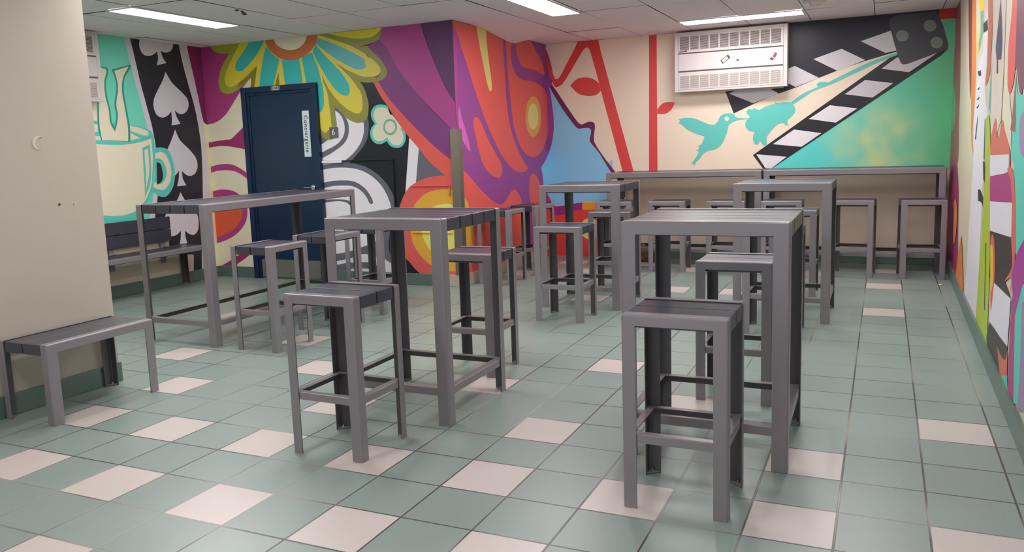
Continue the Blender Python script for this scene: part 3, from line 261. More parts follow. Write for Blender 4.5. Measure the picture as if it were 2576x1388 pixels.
  ('lav', '3.432,2.626 3.438,2.583 3.447,2.524 3.457,2.468 3.467,2.416 3.477,2.367 3.488,2.321 3.499,2.277 3.51,2.235 3.521,2.194 3.531,2.156 3.541,2.121 3.551,2.087 3.56,2.051 3.57,2.012 3.579,1.968 3.589,1.922 3.598,1.874 3.606,1.823 3.613,1.769 3.619,1.714 3.624,1.657 3.629,1.597 3.631,1.531 3.631,1.46 3.628,1.378 3.622,1.286 3.615,1.19 3.606,1.096 3.598,1.009 3.59,0.93 3.58,0.856 3.57,0.785 3.561,0.716 3.551,0.648 3.542,0.581 3.533,0.516 3.524,0.453 3.515,0.387 3.506,0.318 3.498,0.243 3.49,0.164 3.482,0.083 3.474,0.002 3.512,-0 3.517,0.032 3.524,0.071 3.533,0.11 3.543,0.15 3.555,0.189 3.568,0.229 3.58,0.272 3.593,0.32 3.606,0.376 3.621,0.437 3.635,0.501 3.648,0.569 3.659,0.637 3.669,0.709 3.677,0.787 3.684,0.865 3.689,0.938 3.695,1.003 3.698,1.051 3.701,1.094 3.704,1.135 3.706,1.176 3.707,1.222 3.708,1.272 3.709,1.324 3.709,1.378 3.708,1.433 3.707,1.49 3.705,1.551 3.702,1.614 3.698,1.678 3.693,1.741 3.688,1.802 3.681,1.858 3.674,1.911 3.666,1.964 3.657,2.019 3.648,2.077 3.636,2.14 3.624,2.206 3.611,2.275 3.598,2.342 3.586,2.407 3.574,2.469 3.562,2.53 3.551,2.59 3.544,2.626'),
  ('lav', '2.913,2.626 2.911,2.621 2.905,2.602 2.901,2.584 2.899,2.567 2.901,2.547 2.906,2.529 2.913,2.513 2.922,2.499 2.936,2.484 2.953,2.474 2.971,2.468 2.991,2.466 3.013,2.469 3.034,2.473 3.054,2.48 3.074,2.49 3.091,2.499 3.102,2.507 3.111,2.515 3.121,2.524 3.124,2.508 3.128,2.493 3.131,2.477 3.131,2.46 3.127,2.441 3.12,2.42 3.112,2.399 3.104,2.379 3.237,2.413 3.226,2.426 3.215,2.438 3.205,2.451 3.196,2.465 3.189,2.482 3.184,2.499 3.178,2.518 3.173,2.535 3.192,2.53 3.211,2.524 3.231,2.522 3.253,2.524 3.277,2.531 3.298,2.539 3.315,2.551 3.329,2.565 3.34,2.58 3.347,2.596 3.351,2.613 3.352,2.626'),
  ('lav', '3.213,2.319 3.227,2.297 3.241,2.274 3.255,2.252 3.27,2.23 3.288,2.209 3.311,2.188 3.337,2.168 3.364,2.148 3.39,2.129 3.412,2.112 3.433,2.094 3.453,2.078 3.47,2.063 3.483,2.047 3.492,2.03 3.497,2.014 3.5,1.997 3.499,1.98 3.495,1.962 3.489,1.943 3.479,1.926 3.467,1.911 3.452,1.898 3.433,1.886 3.413,1.877 3.394,1.871 3.37,1.871 3.347,1.877 3.328,1.885 3.314,1.893 3.303,1.903 3.293,1.914 3.297,1.895 3.301,1.877 3.306,1.858 3.313,1.84 3.322,1.821 3.333,1.803 3.345,1.784 3.357,1.765 3.231,1.745 3.235,1.765 3.239,1.784 3.242,1.804 3.244,1.824 3.245,1.842 3.245,1.861 3.244,1.879 3.243,1.898 3.227,1.882 3.21,1.866 3.191,1.852 3.173,1.843 3.153,1.836 3.133,1.83 3.114,1.829 3.095,1.831 3.076,1.836 3.058,1.845 3.044,1.856 3.032,1.872 3.023,1.892 3.016,1.914 3.013,1.935 3.012,1.956 3.014,1.977 3.018,1.999 3.026,2.022 3.036,2.042 3.049,2.062 3.063,2.083 3.078,2.105 3.093,2.126 3.108,2.147 3.124,2.169 3.141,2.191 3.156,2.212 3.169,2.232 3.183,2.255 3.193,2.276 3.203,2.297'),
  ('lav', '3.274,1.702 3.285,1.678 3.294,1.655 3.304,1.631 3.316,1.608 3.332,1.585 3.353,1.563 3.379,1.541 3.407,1.519 3.434,1.498 3.458,1.477 3.478,1.457 3.496,1.438 3.513,1.42 3.527,1.402 3.538,1.383 3.546,1.364 3.551,1.345 3.553,1.326 3.554,1.307 3.552,1.29 3.546,1.268 3.536,1.248 3.523,1.229 3.508,1.214 3.49,1.202 3.468,1.194 3.445,1.188 3.425,1.187 3.4,1.191 3.378,1.201 3.358,1.213 3.343,1.225 3.33,1.239 3.317,1.252 3.318,1.229 3.318,1.206 3.319,1.183 3.323,1.161 3.33,1.141 3.341,1.122 3.352,1.104 3.363,1.085 3.232,1.082 3.24,1.102 3.249,1.122 3.258,1.143 3.264,1.164 3.269,1.186 3.273,1.208 3.275,1.231 3.279,1.254 3.262,1.238 3.246,1.222 3.229,1.208 3.21,1.197 3.188,1.189 3.162,1.185 3.137,1.184 3.114,1.186 3.094,1.192 3.074,1.201 3.057,1.212 3.044,1.226 3.035,1.244 3.028,1.264 3.025,1.287 3.026,1.308 3.029,1.325 3.035,1.342 3.042,1.359 3.052,1.377 3.064,1.396 3.078,1.415 3.096,1.435 3.114,1.456 3.133,1.477 3.15,1.497 3.165,1.518 3.179,1.539 3.193,1.559 3.206,1.58 3.219,1.601 3.23,1.621 3.242,1.641 3.252,1.661 3.263,1.682'),
  ('lav', '3.271,1.015 3.283,0.994 3.294,0.973 3.306,0.952 3.319,0.931 3.334,0.911 3.35,0.893 3.369,0.876 3.388,0.86 3.407,0.844 3.424,0.827 3.439,0.81 3.453,0.793 3.466,0.777 3.477,0.76 3.486,0.744 3.493,0.724 3.497,0.704 3.498,0.685 3.497,0.664 3.495,0.641 3.492,0.616 3.486,0.592 3.476,0.572 3.463,0.555 3.446,0.541 3.428,0.53 3.41,0.524 3.386,0.524 3.363,0.532 3.341,0.543 3.322,0.555 3.304,0.57 3.286,0.584 3.286,0.567 3.286,0.55 3.287,0.532 3.288,0.514 3.291,0.496 3.295,0.477 3.299,0.458 3.304,0.44 3.198,0.448 3.204,0.467 3.21,0.485 3.216,0.504 3.22,0.522 3.223,0.54 3.225,0.557 3.226,0.574 3.228,0.591 3.213,0.58 3.198,0.569 3.183,0.559 3.165,0.551 3.145,0.546 3.123,0.543 3.1,0.543 3.078,0.546 3.056,0.553 3.034,0.563 3.014,0.577 2.999,0.593 2.992,0.608 2.988,0.626 2.987,0.645 2.988,0.665 2.991,0.683 2.994,0.701 3,0.718 3.007,0.735 3.016,0.752 3.029,0.77 3.046,0.789 3.067,0.809 3.09,0.829 3.113,0.848 3.134,0.866 3.153,0.881 3.171,0.895 3.188,0.908 3.204,0.921 3.219,0.935 3.234,0.954 3.247,0.974 3.259,0.995'),
  ('aqua', '1.996,1.782 2.053,1.783 2.111,1.784 2.169,1.785 2.23,1.785 2.296,1.783 2.369,1.778 2.451,1.771 2.535,1.763 2.613,1.754 2.68,1.747 2.723,1.742 2.764,1.736 2.802,1.731 2.836,1.724 2.866,1.717 2.89,1.71 2.912,1.702 2.93,1.693 2.946,1.681 2.958,1.667 2.967,1.65 2.972,1.63 2.975,1.608 2.976,1.584 2.976,1.558 2.977,1.522 2.976,1.479 2.975,1.434 2.973,1.391 2.971,1.354 2.969,1.328 2.966,1.304 2.962,1.281 2.958,1.26 2.954,1.238 2.949,1.215 2.944,1.193 2.939,1.172 2.933,1.151 2.927,1.133 2.921,1.113 2.914,1.097 2.907,1.08 2.897,1.061 2.888,1.043 2.877,1.024 2.866,1.004 2.854,0.984 2.841,0.963 2.827,0.941 2.813,0.917 2.798,0.894 2.782,0.872 2.766,0.852 2.75,0.834 2.734,0.818 2.717,0.803 2.696,0.79 2.67,0.781 2.635,0.774 2.594,0.769 2.548,0.766 2.5,0.765 2.448,0.766 2.353,0.771 2.238,0.779 2.115,0.788 1.993,0.798 1.879,0.806'),
  ('cream', '1.972,1.581 2.014,1.577 2.054,1.572 2.096,1.568 2.141,1.563 2.192,1.559 2.252,1.555 2.32,1.55 2.391,1.546 2.46,1.543 2.523,1.542 2.576,1.543 2.627,1.547 2.674,1.551 2.718,1.557 2.761,1.563 2.801,1.57 2.838,1.578 2.872,1.587 2.907,1.596 2.942,1.605 2.942,1.553 2.942,1.499 2.942,1.446 2.942,1.397 2.94,1.355 2.938,1.329 2.935,1.304 2.93,1.281 2.926,1.26 2.921,1.239 2.917,1.219 2.912,1.201 2.907,1.184 2.902,1.166 2.897,1.149 2.891,1.132 2.885,1.115 2.878,1.098 2.871,1.081 2.861,1.063 2.851,1.044 2.839,1.024 2.826,1.004 2.812,0.984 2.797,0.966 2.779,0.948 2.76,0.931 2.74,0.915 2.719,0.9 2.7,0.886 2.682,0.875 2.666,0.865 2.649,0.857 2.63,0.85 2.609,0.844 2.578,0.838 2.543,0.833 2.505,0.829 2.465,0.828 2.422,0.828 2.379,0.831 2.335,0.837 2.288,0.845 2.239,0.853 2.187,0.86 2.13,0.867 2.071,0.874 2.01,0.88 1.949,0.887 1.89,0.894'),
  ('cream', '2.687,1.737 2.713,1.733 2.739,1.73 2.765,1.726 2.791,1.722 2.814,1.717 2.841,1.709 2.868,1.701 2.89,1.691 2.906,1.681 2.914,1.668 2.912,1.653 2.91,1.638 2.887,1.637 2.864,1.636 2.84,1.638 2.813,1.645 2.782,1.655 2.748,1.666 2.714,1.677 2.682,1.688'),
  ('cream', '2.684,1.667 2.801,1.61 2.675,1.587'),
  ('cream', '1.991,1.743 2.307,1.747 2.298,1.673 1.983,1.672'),
  ('cream', '1.978,1.633 2.317,1.632 2.328,1.592 1.975,1.607'),
  ('aqua', '2.816,1.51 2.917,1.544 2.915,1.5 2.913,1.454 2.911,1.408 2.909,1.365 2.906,1.327 2.904,1.296 2.902,1.268 2.899,1.242 2.895,1.217 2.891,1.193 2.886,1.171 2.88,1.151 2.873,1.131 2.865,1.113 2.856,1.093 2.845,1.073 2.832,1.053 2.818,1.033 2.804,1.012 2.791,0.992 2.804,1.259'),
  ('cream', '2.839,1.485 2.886,1.501 2.885,1.466 2.885,1.43 2.885,1.394 2.885,1.359 2.883,1.328 2.881,1.3 2.877,1.275 2.873,1.251 2.869,1.229 2.864,1.209 2.858,1.189 2.852,1.172 2.845,1.156 2.838,1.138 2.831,1.118 2.824,1.097 2.817,1.076 2.811,1.055 2.831,1.258'),
  ('aqua', '2.963,1.508 2.986,1.508 3.01,1.51 3.033,1.511 3.056,1.511 3.077,1.509 3.102,1.503 3.125,1.496 3.147,1.484 3.165,1.467 3.177,1.448 3.188,1.425 3.196,1.399 3.203,1.372 3.208,1.347 3.213,1.322 3.216,1.296 3.217,1.27 3.218,1.247 3.218,1.226 3.217,1.209 3.214,1.193 3.211,1.178 3.206,1.163 3.202,1.146 3.197,1.13 3.191,1.113 3.183,1.096 3.173,1.079 3.162,1.061 3.148,1.044 3.134,1.029 3.118,1.014 3.1,1 3.081,0.989 3.062,0.981 3.039,0.977 3.014,0.979 2.989,0.986 2.969,0.995 2.947,1.007 2.924,1.021 2.9,1.035 2.878,1.048'),
  ('cream', '2.978,1.449 2.997,1.453 3.016,1.458 3.035,1.462 3.053,1.462 3.075,1.457 3.096,1.447 3.114,1.431 3.125,1.416 3.135,1.397 3.145,1.375 3.153,1.354 3.159,1.333 3.164,1.314 3.166,1.296 3.168,1.277 3.168,1.26 3.168,1.243 3.167,1.226 3.165,1.211 3.162,1.196 3.157,1.18 3.151,1.163 3.143,1.145 3.133,1.127 3.121,1.11 3.105,1.094 3.086,1.078 3.066,1.065 3.047,1.056 3.028,1.054 3.008,1.056 2.988,1.061 2.97,1.066 2.949,1.073 2.929,1.083 2.91,1.093'),
  ('aqua', '2.968,1.395 2.991,1.395 3.014,1.395 3.035,1.389 3.05,1.38 3.063,1.368 3.075,1.353 3.085,1.336 3.091,1.32 3.097,1.301 3.101,1.281 3.104,1.262 3.106,1.246 3.105,1.229 3.1,1.214 3.093,1.198 3.084,1.181 3.072,1.163 3.059,1.148 3.045,1.135 3.029,1.124 3.01,1.119 2.991,1.122 2.969,1.129 2.947,1.137 2.925,1.145'),
  ('dark', '2.982,1.354 2.999,1.35 3.016,1.347 3.029,1.338 3.037,1.323 3.042,1.304 3.046,1.283 3.048,1.263 3.051,1.244 3.052,1.225 3.052,1.206 3.049,1.189 3.041,1.17 3.03,1.153 3.016,1.139 2.999,1.128 2.98,1.12 2.961,1.113'),
  ('tealout', '2.285,2.344 2.429,2.315 2.449,2.313 2.469,2.311 2.483,2.306 2.489,2.293 2.489,2.277 2.486,2.259 2.48,2.243 2.473,2.225 2.464,2.206 2.456,2.185 2.45,2.162 2.447,2.138 2.445,2.111 2.445,2.083 2.446,2.055 2.447,2.027 2.451,2 2.456,1.972 2.462,1.945 2.467,1.918 2.471,1.892 2.472,1.867 2.472,1.841 2.471,1.817 2.47,1.795 2.472,1.776 2.477,1.76 2.485,1.746 2.494,1.734 2.503,1.721 2.506,1.732 2.509,1.743 2.512,1.756 2.516,1.771 2.522,1.79 2.527,1.811 2.532,1.832 2.535,1.852 2.534,1.871 2.531,1.889 2.527,1.907 2.524,1.926 2.525,1.948 2.53,1.976 2.538,2.007 2.547,2.041 2.556,2.072 2.562,2.1 2.565,2.122 2.567,2.141 2.567,2.159 2.566,2.177 2.564,2.196 2.56,2.215 2.554,2.235 2.547,2.256 2.54,2.276 2.533,2.296 2.556,2.302 2.579,2.308 2.601,2.314 2.624,2.32 2.648,2.327 2.672,2.333 2.696,2.34 2.72,2.347 2.744,2.354 2.769,2.361 2.766,2.347 2.762,2.333 2.755,2.318 2.743,2.302 2.726,2.283 2.707,2.261 2.689,2.239 2.676,2.216 2.668,2.193 2.662,2.168 2.658,2.143 2.655,2.117 2.653,2.091 2.653,2.064 2.654,2.036 2.657,2.008 2.66,1.98 2.662,1.953 2.665,1.927 2.668,1.901 2.671,1.876 2.673,1.852 2.676,1.828 2.678,1.805 2.681,1.783 2.683,1.762 2.685,1.74 2.685,1.716 2.684,1.69 2.682,1.662 2.679,1.633 2.676,1.604 2.674,1.575 2.328,1.592 2.323,1.623 2.318,1.653 2.313,1.684 2.309,1.717 2.308,1.754 2.309,1.798 2.314,1.848 2.319,1.901 2.324,1.951 2.326,1.995 2.324,2.032 2.321,2.064 2.317,2.094 2.313,2.124 2.309,2.154'),
  ('cream', '2.059,2.307 2.36,2.33 2.427,2.299 2.44,2.298 2.453,2.297 2.463,2.293 2.467,2.284 2.467,2.272 2.465,2.257 2.46,2.242 2.452,2.225 2.443,2.205 2.435,2.184 2.43,2.161 2.427,2.136 2.425,2.11 2.424,2.082 2.425,2.054 2.426,2.026 2.43,1.999 2.435,1.972 2.441,1.944 2.447,1.918 2.45,1.891 2.451,1.866 2.451,1.84 2.449,1.815 2.449,1.791 2.452,1.769 2.458,1.748 2.467,1.73 2.477,1.712 2.488,1.694 2.498,1.676 2.506,1.696 2.515,1.715 2.524,1.735 2.532,1.756 2.537,1.774 2.543,1.794 2.548,1.813 2.552,1.833 2.554,1.853 2.554,1.871 2.551,1.889 2.548,1.907 2.545,1.927 2.546,1.949 2.551,1.977 2.559,2.008 2.569,2.041 2.578,2.073 2.584,2.101 2.586,2.123 2.587,2.143 2.587,2.161 2.585,2.179 2.583,2.197 2.58,2.215 2.576,2.232 2.571,2.25 2.566,2.267 2.561,2.284 2.582,2.29 2.603,2.297 2.624,2.303 2.646,2.31 2.669,2.318 2.693,2.325 2.717,2.333 2.741,2.341 2.731,2.328 2.722,2.315 2.712,2.301 2.701,2.287 2.689,2.271 2.677,2.254 2.664,2.236 2.655,2.215 2.648,2.193 2.641,2.169 2.636,2.143 2.632,2.116 2.63,2.09 2.63,2.063 2.631,2.035 2.634,2.007 2.638,1.979 2.64,1.952 2.643,1.926 2.645,1.9 2.648,1.876 2.65,1.851 2.652,1.827 2.655,1.804 2.657,1.783 2.658,1.761 2.659,1.739 2.66,1.716 2.658,1.69 2.656,1.663 2.653,1.635 2.65,1.607 2.647,1.58 2.339,1.594 2.336,1.625 2.333,1.655 2.329,1.685 2.327,1.718 2.327,1.754 2.329,1.798 2.333,1.849 2.337,1.901 2.342,1.951 2.344,1.996 2.35,2.035 2.359,2.073 2.365,2.108 2.361,2.136 2.34,2.156 2.297,2.164 2.238,2.161 2.171,2.154 2.102,2.145 2.038,2.139'),
  ('cream', '2.019,1.977 2.323,1.988 2.307,1.783 1.996,1.782'),
  ('beige', '1.856,-0 1.938,0.691 3.072,0.669 3.035,0.349 3.381,0.302 3.347,-0'),
 ],
 'F': [
  ('violet2', '-0,2.626 2.409,2.626 2.41,-0 0,-0'),
  ('purplemag', '0,2.036 0.023,2.626 0.103,2.626 0.02,1.716 -0,1.715'),
  ('coral', '-0,2.626 0.991,2.626 1.137,2.613 1.143,2.556 1.149,2.5 1.155,2.444 1.161,2.385 1.166,2.321 1.171,2.25 1.175,2.172 1.179,2.093 1.183,2.017 1.19,1.949 1.197,1.891 1.206,1.837 1.216,1.787 1.227,1.74 1.242,1.693 1.26,1.647 1.28,1.603 1.303,1.561 1.328,1.519 1.356,1.478 1.387,1.438 1.421,1.399 1.458,1.36 1.496,1.323 1.535,1.288 1.574,1.255 1.616,1.224 1.658,1.194 1.702,1.164 1.745,1.133 1.711,1.118 1.678,1.102 1.639,1.092 1.591,1.09 1.537,1.092 1.48,1.099 1.435,1.106 1.386,1.116 1.338,1.129 1.291,1.146 1.245,1.167 1.195,1.191 1.144,1.219 1.093,1.25 1.045,1.284 0.997,1.322 0.95,1.364 0.904,1.409 0.859,1.453 0.817,1.496 0.778,1.536 0.74,1.576 0.705,1.615 0.669,1.655 0.634,1.698 0.599,1.742 0.564,1.789 0.53,1.836 0.496,1.884 0.463,1.933 0.429,1.983 0.395,2.036 0.363,2.088 0.331,2.139 0.301,2.185 0.272,2.228 0.243,2.269 0.217,2.308 0.192,2.343 0.17,2.376 0.153,2.404 0.138,2.43 0.125,2.454 0.111,2.477 0.095,2.501 0.076,2.525 0.056,2.549 0.035,2.573 0.014,2.596 -0,2.612'),
  ('paley2', '0.519,2.626 0.742,2.626 0.743,2.608 0.743,2.574 0.745,2.541 0.746,2.507 0.75,2.473 0.755,2.437 0.761,2.4 0.769,2.362 0.776,2.326 0.784,2.291 0.791,2.258 0.799,2.225 0.807,2.194 0.815,2.164 0.821,2.136 0.826,2.109 0.831,2.083 0.834,2.06 0.836,2.039 0.835,2.021 0.826,2.003 0.809,1.987 0.791,1.983 0.776,1.991 0.759,2.005 0.743,2.024 0.73,2.045 0.717,2.071 0.704,2.102 0.69,2.137 0.676,2.174 0.662,2.211 0.647,2.249 0.631,2.288 0.615,2.329 0.599,2.371 0.583,2.415 0.568,2.461 0.554,2.509 0.539,2.558 0.525,2.607'),
  ('pink', '0.042,1.755 0.077,1.803 0.082,1.785 0.086,1.767 0.091,1.749 0.097,1.73 0.105,1.709 0.117,1.686 0.132,1.662 0.148,1.636 0.164,1.61 0.18,1.583 0.196,1.554 0.212,1.523 0.229,1.492 0.243,1.463 0.255,1.438 0.263,1.419 0.269,1.401 0.274,1.385 0.276,1.373 0.27,1.363 0.257,1.36 0.24,1.368 0.22,1.382 0.198,1.399 0.18,1.413 0.159,1.43 0.138,1.447 0.118,1.464 0.046,1.614'),
  ('coral', '0.422,1.707 0.446,1.707 0.472,1.702 0.494,1.692 0.51,1.681 0.527,1.666 0.544,1.649 0.562,1.63 0.58,1.61 0.604,1.584 0.63,1.552 0.659,1.518 0.689,1.484 0.72,1.451 0.756,1.418 0.795,1.384 0.836,1.351 0.874,1.32 0.907,1.293 0.93,1.273 0.952,1.254 0.972,1.236 0.989,1.219 1.002,1.202 1.014,1.181 1.02,1.16 1.022,1.14 1.02,1.122 1.01,1.1 0.992,1.081 0.97,1.067 0.946,1.06 0.918,1.058 0.887,1.06 0.85,1.066 0.81,1.076 0.769,1.09 0.74,1.101 0.708,1.115 0.677,1.13 0.646,1.147 0.618,1.164 0.594,1.183 0.571,1.202 0.551,1.222 0.531,1.244 0.513,1.269 0.496,1.299 0.479,1.332 0.464,1.368 0.449,1.403 0.435,1.437 0.421,1.468 0.407,1.5 0.394,1.53 0.383,1.559 0.375,1.584 0.37,1.605 0.367,1.625 0.366,1.644 0.367,1.66 0.37,1.674 0.382,1.689 0.401,1.701'),
  ('coral', '1.227,2.623 1.256,2.626 1.43,2.626 1.422,2.611 1.404,2.575 1.387,2.54 1.372,2.505 1.362,2.472 1.356,2.44 1.353,2.409 1.354,2.378 1.359,2.349 1.368,2.322 1.381,2.296 1.399,2.27 1.421,2.247 1.446,2.225 1.472,2.207 1.508,2.189 1.549,2.174 1.594,2.163 1.643,2.156 1.698,2.153 1.759,2.155 1.823,2.157 1.886,2.157 1.937,2.156 1.989,2.153 2.04,2.15 2.091,2.144 2.139,2.136 2.187,2.125 2.234,2.112 2.279,2.096 2.32,2.078 2.355,2.056 2.383,2.03 2.406,2.001 2.41,1.994 2.41,1.557 2.395,1.529 2.368,1.49 2.335,1.451 2.297,1.412 2.255,1.375 2.21,1.342 2.165,1.315 2.121,1.295 2.073,1.28 2.023,1.269 1.972,1.261 1.922,1.259 1.872,1.261 1.821,1.267 1.77,1.277 1.722,1.291 1.677,1.308 1.634,1.329 1.594,1.354 1.556,1.382 1.521,1.413 1.488,1.446 1.458,1.482 1.43,1.521 1.405,1.562 1.382,1.605 1.362,1.649 1.347,1.694 1.335,1.742 1.325,1.791 1.316,1.842 1.307,1.893 1.297,1.946 1.287,2.001 1.278,2.056 1.27,2.111 1.262,2.163 1.256,2.213 1.251,2.262 1.246,2.309 1.242,2.355 1.238,2.401 1.235,2.447 1.233,2.491 1.231,2.535 1.229,2.579'),
  ('coral', '1.935,2.626 1.947,2.617 1.979,2.595 2.01,2.572 2.042,2.551 2.076,2.53 2.11,2.511 2.144,2.492 2.177,2.473 2.207,2.452 2.235,2.428 2.261,2.402 2.285,2.376 2.306,2.351 2.322,2.329 2.334,2.307 2.343,2.285 2.344,2.267 2.334,2.255 2.299,2.253 2.248,2.261 2.193,2.27 2.154,2.277 2.112,2.284 2.069,2.29 2.023,2.295 1.972,2.295 1.918,2.294 1.864,2.292 1.815,2.293 1.77,2.295 1.729,2.297 1.691,2.303 1.656,2.313 1.629,2.325 1.604,2.341 1.582,2.359 1.562,2.378 1.545,2.397 1.531,2.415 1.519,2.434 1.511,2.454 1.506,2.476 1.507,2.501 1.515,2.529 1.53,2.561 1.549,2.594 1.567,2.626'),
  ('coral', '0,0 0,0.863 0.093,1.185 0.125,1.166 0.159,1.147 0.192,1.128 0.225,1.109 0.259,1.088 0.293,1.067 0.327,1.046 0.361,1.024 0.396,1.002 0.432,0.98 0.471,0.958 0.512,0.936 0.554,0.914 0.595,0.893 0.632,0.874 0.665,0.857 0.697,0.841 0.726,0.827 0.755,0.814 0.784,0.802 0.82,0.789 0.856,0.778 0.89,0.77 0.924,0.765 0.968,0.765 1.01,0.771 1.051,0.782 1.081,0.795 1.109,0.812 1.137,0.83 1.164,0.846 1.19,0.861 1.217,0.876 1.242,0.89 1.266,0.898 1.295,0.903 1.325,0.902 1.355,0.896 1.385,0.885 1.415,0.869 1.442,0.85 1.462,0.832 1.482,0.811 1.5,0.788 1.516,0.766 1.531,0.743 1.543,0.72 1.555,0.698 1.568,0.677 1.588,0.656 1.609,0.637 1.627,0.616 1.645,0.582 1.668,0.539 1.692,0.491 1.713,0.443 1.729,0.402 1.739,0.367 1.745,0.336 1.748,0.307 1.75,0.279 1.754,0.25 1.758,0'),
  ('coral', '1.895,1.061 1.928,1.054 1.964,1.041 1.997,1.024 2.02,1.006 2.043,0.985 2.063,0.962 2.08,0.941 2.092,0.923 2.101,0.907 2.108,0.89 2.113,0.87 2.115,0.848 2.113,0.822 2.112,0.794 2.115,0.763 2.129,0.731 2.162,0.68 2.208,0.62 2.262,0.554 2.319,0.486 2.372,0.42 2.41,0.349 2.41,-0 1.856,-0 1.945,0.315 1.923,0.376 1.901,0.44 1.879,0.502 1.858,0.559 1.84,0.606 1.826,0.636 1.812,0.663 1.799,0.689 1.786,0.713 1.776,0.737 1.768,0.761 1.762,0.785 1.758,0.808 1.755,0.831 1.754,0.854 1.754,0.877 1.756,0.901 1.759,0.925 1.764,0.947 1.77,0.968 1.777,0.99 1.787,1.01 1.798,1.028 1.812,1.042 1.834,1.053 1.863,1.06'),
  ('orangey', '2.193,1.745 2.183,1.69 2.16,1.637 2.127,1.59 2.084,1.551 2.035,1.522 1.982,1.504 1.928,1.498 1.875,1.505 1.826,1.522 1.783,1.551 1.749,1.588 1.725,1.633 1.712,1.683 1.71,1.736 1.72,1.788 1.741,1.839 1.772,1.884 1.812,1.923 1.859,1.953 1.911,1.973 1.965,1.981 2.018,1.977 2.069,1.961 2.113,1.934 2.15,1.897 2.176,1.851 2.191,1.8'),
  ('paley2', '2.11,1.745 2.103,1.71 2.088,1.676 2.066,1.646 2.038,1.621 2.006,1.602 1.971,1.591 1.934,1.587 1.899,1.59 1.866,1.602 1.838,1.62 1.815,1.644 1.798,1.673 1.789,1.705 1.788,1.739 1.794,1.773 1.808,1.805 1.829,1.835 1.856,1.86 1.888,1.879 1.922,1.891 1.958,1.896 1.994,1.894 2.027,1.883 2.057,1.866 2.081,1.842 2.099,1.813 2.108,1.78'),
  ('gold', '0,0.951 0.025,0.939 0.062,0.92 0.095,0.902 0.123,0.884 0.144,0.867 0.16,0.851 0.172,0.835 0.183,0.817 0.194,0.798 0.21,0.769 0.227,0.736 0.243,0.699 0.258,0.662 0.268,0.627 0.274,0.594 0.276,0.56 0.276,0.527 0.274,0.494 0.272,0.461 0.268,0.428 0.264,0.393 0.259,0.359 0.251,0.327 0.239,0.299 0.225,0.276 0.207,0.256 0.187,0.239 0.165,0.223 0.142,0.21 0.118,0.197 0.091,0.187 0.063,0.179 0.035,0.173 0.008,0.168 -0,0.168'),
  ('blue', '2.41,1.292 2.371,1.26 2.329,1.229 2.292,1.202 2.257,1.18 2.222,1.163 2.186,1.147 2.151,1.13 2.16,1.105 2.17,1.081 2.179,1.056 2.188,1.03 2.195,1.001 2.201,0.967 2.205,0.928 2.209,0.888 2.213,0.855 2.219,0.833 2.238,0.844 2.266,0.856 2.279,0.843 2.292,0.823 2.308,0.797 2.327,0.771 2.35,0.747 2.378,0.725 2.409,0.701'),
  ('brick', '2.138,0.847 2.268,0.839 2.41,0.736 2.41,-0 1.862,0 1.941,0.266'),
  ('magpurp', '2.123,0.83 2.174,0.828 2.225,0.827 2.267,0.821 2.294,0.81 2.313,0.794 2.331,0.777 2.349,0.758 2.368,0.735 2.39,0.712 2.409,0.697 2.41,0.568 2.394,0.576 2.358,0.595 2.319,0.616 2.282,0.636 2.241,0.659 2.199,0.684 2.157,0.708 2.116,0.732'),
 ],
 'B': [
  ('cream3', '0,2.626 4.468,2.626 4.468,0 0,0'),
  ('coral', '-0,1.994 0.006,1.968 0.011,1.933 0.016,1.897 0.019,1.859 0.021,1.819 0.022,1.777 0.021,1.735 0.019,1.694 0.015,1.653 0.01,1.611 0.003,1.57 0,1.557'),
  ('violet2', '-0,2.572 0.009,2.553 0.025,2.516 0.04,2.474 0.053,2.428 0.066,2.381 0.075,2.336 0.082,2.295 0.084,2.26 0.083,2.229 0.079,2.2 0.075,2.171 0.072,2.141 0.138,2.026 0.106,0.87 -0,0.661'),
  ('blue', '0.026,2.124 0.031,2.103 0.036,2.082 0.042,2.061 0.046,2.038 0.051,2.013 0.057,1.968 0.063,1.912 0.07,1.852 0.076,1.793 0.08,1.742 0.081,1.7 0.082,1.662 0.081,1.626 0.078,1.592 0.074,1.556 0.069,1.518 0.062,1.48 0.053,1.443 0.043,1.405 0.032,1.369 0.018,1.333 0.002,1.296 0,1.292 0,0.701 0.015,0.68 0.031,0.662 0.048,0.647 0.068,0.638 0.09,0.633 0.113,0.63 0.137,0.628 0.159,0.624 0.196,0.633 0.231,0.641 0.267,0.649 0.304,0.657 0.345,0.664 0.389,0.67 0.436,0.675 0.484,0.68 0.533,0.684 0.581,0.689 1.055,0.704 1.059,0.958 0.861,1.045 0.84,1.048 0.819,1.051 0.8,1.063 0.777,1.095 0.749,1.141 0.719,1.192 0.69,1.242 0.664,1.283 0.643,1.312 0.621,1.339 0.601,1.363 0.583,1.384 0.569,1.403 0.558,1.42 0.551,1.437 0.549,1.454 0.552,1.473 0.56,1.493 0.566,1.512 0.569,1.53 0.569,1.547 0.567,1.562 0.561,1.573 0.551,1.582 0.537,1.588 0.516,1.59 0.491,1.589 0.466,1.587 0.444,1.585 0.423,1.582 0.403,1.585 0.385,1.596 0.367,1.612 0.35,1.632 0.326,1.663 0.295,1.703 0.261,1.748 0.226,1.797 0.192,1.846 0.16,1.898 0.127,1.953 0.093,2.01 0.06,2.067'),
  ('brick', '0,0 0,0.739 0.01,0.72 0.016,0.692 0.023,0.662 0.03,0.633 0.036,0.609 0.044,0.593 0.057,0.591 0.073,0.605 0.088,0.619 1.417,0.618 1.537,0'),
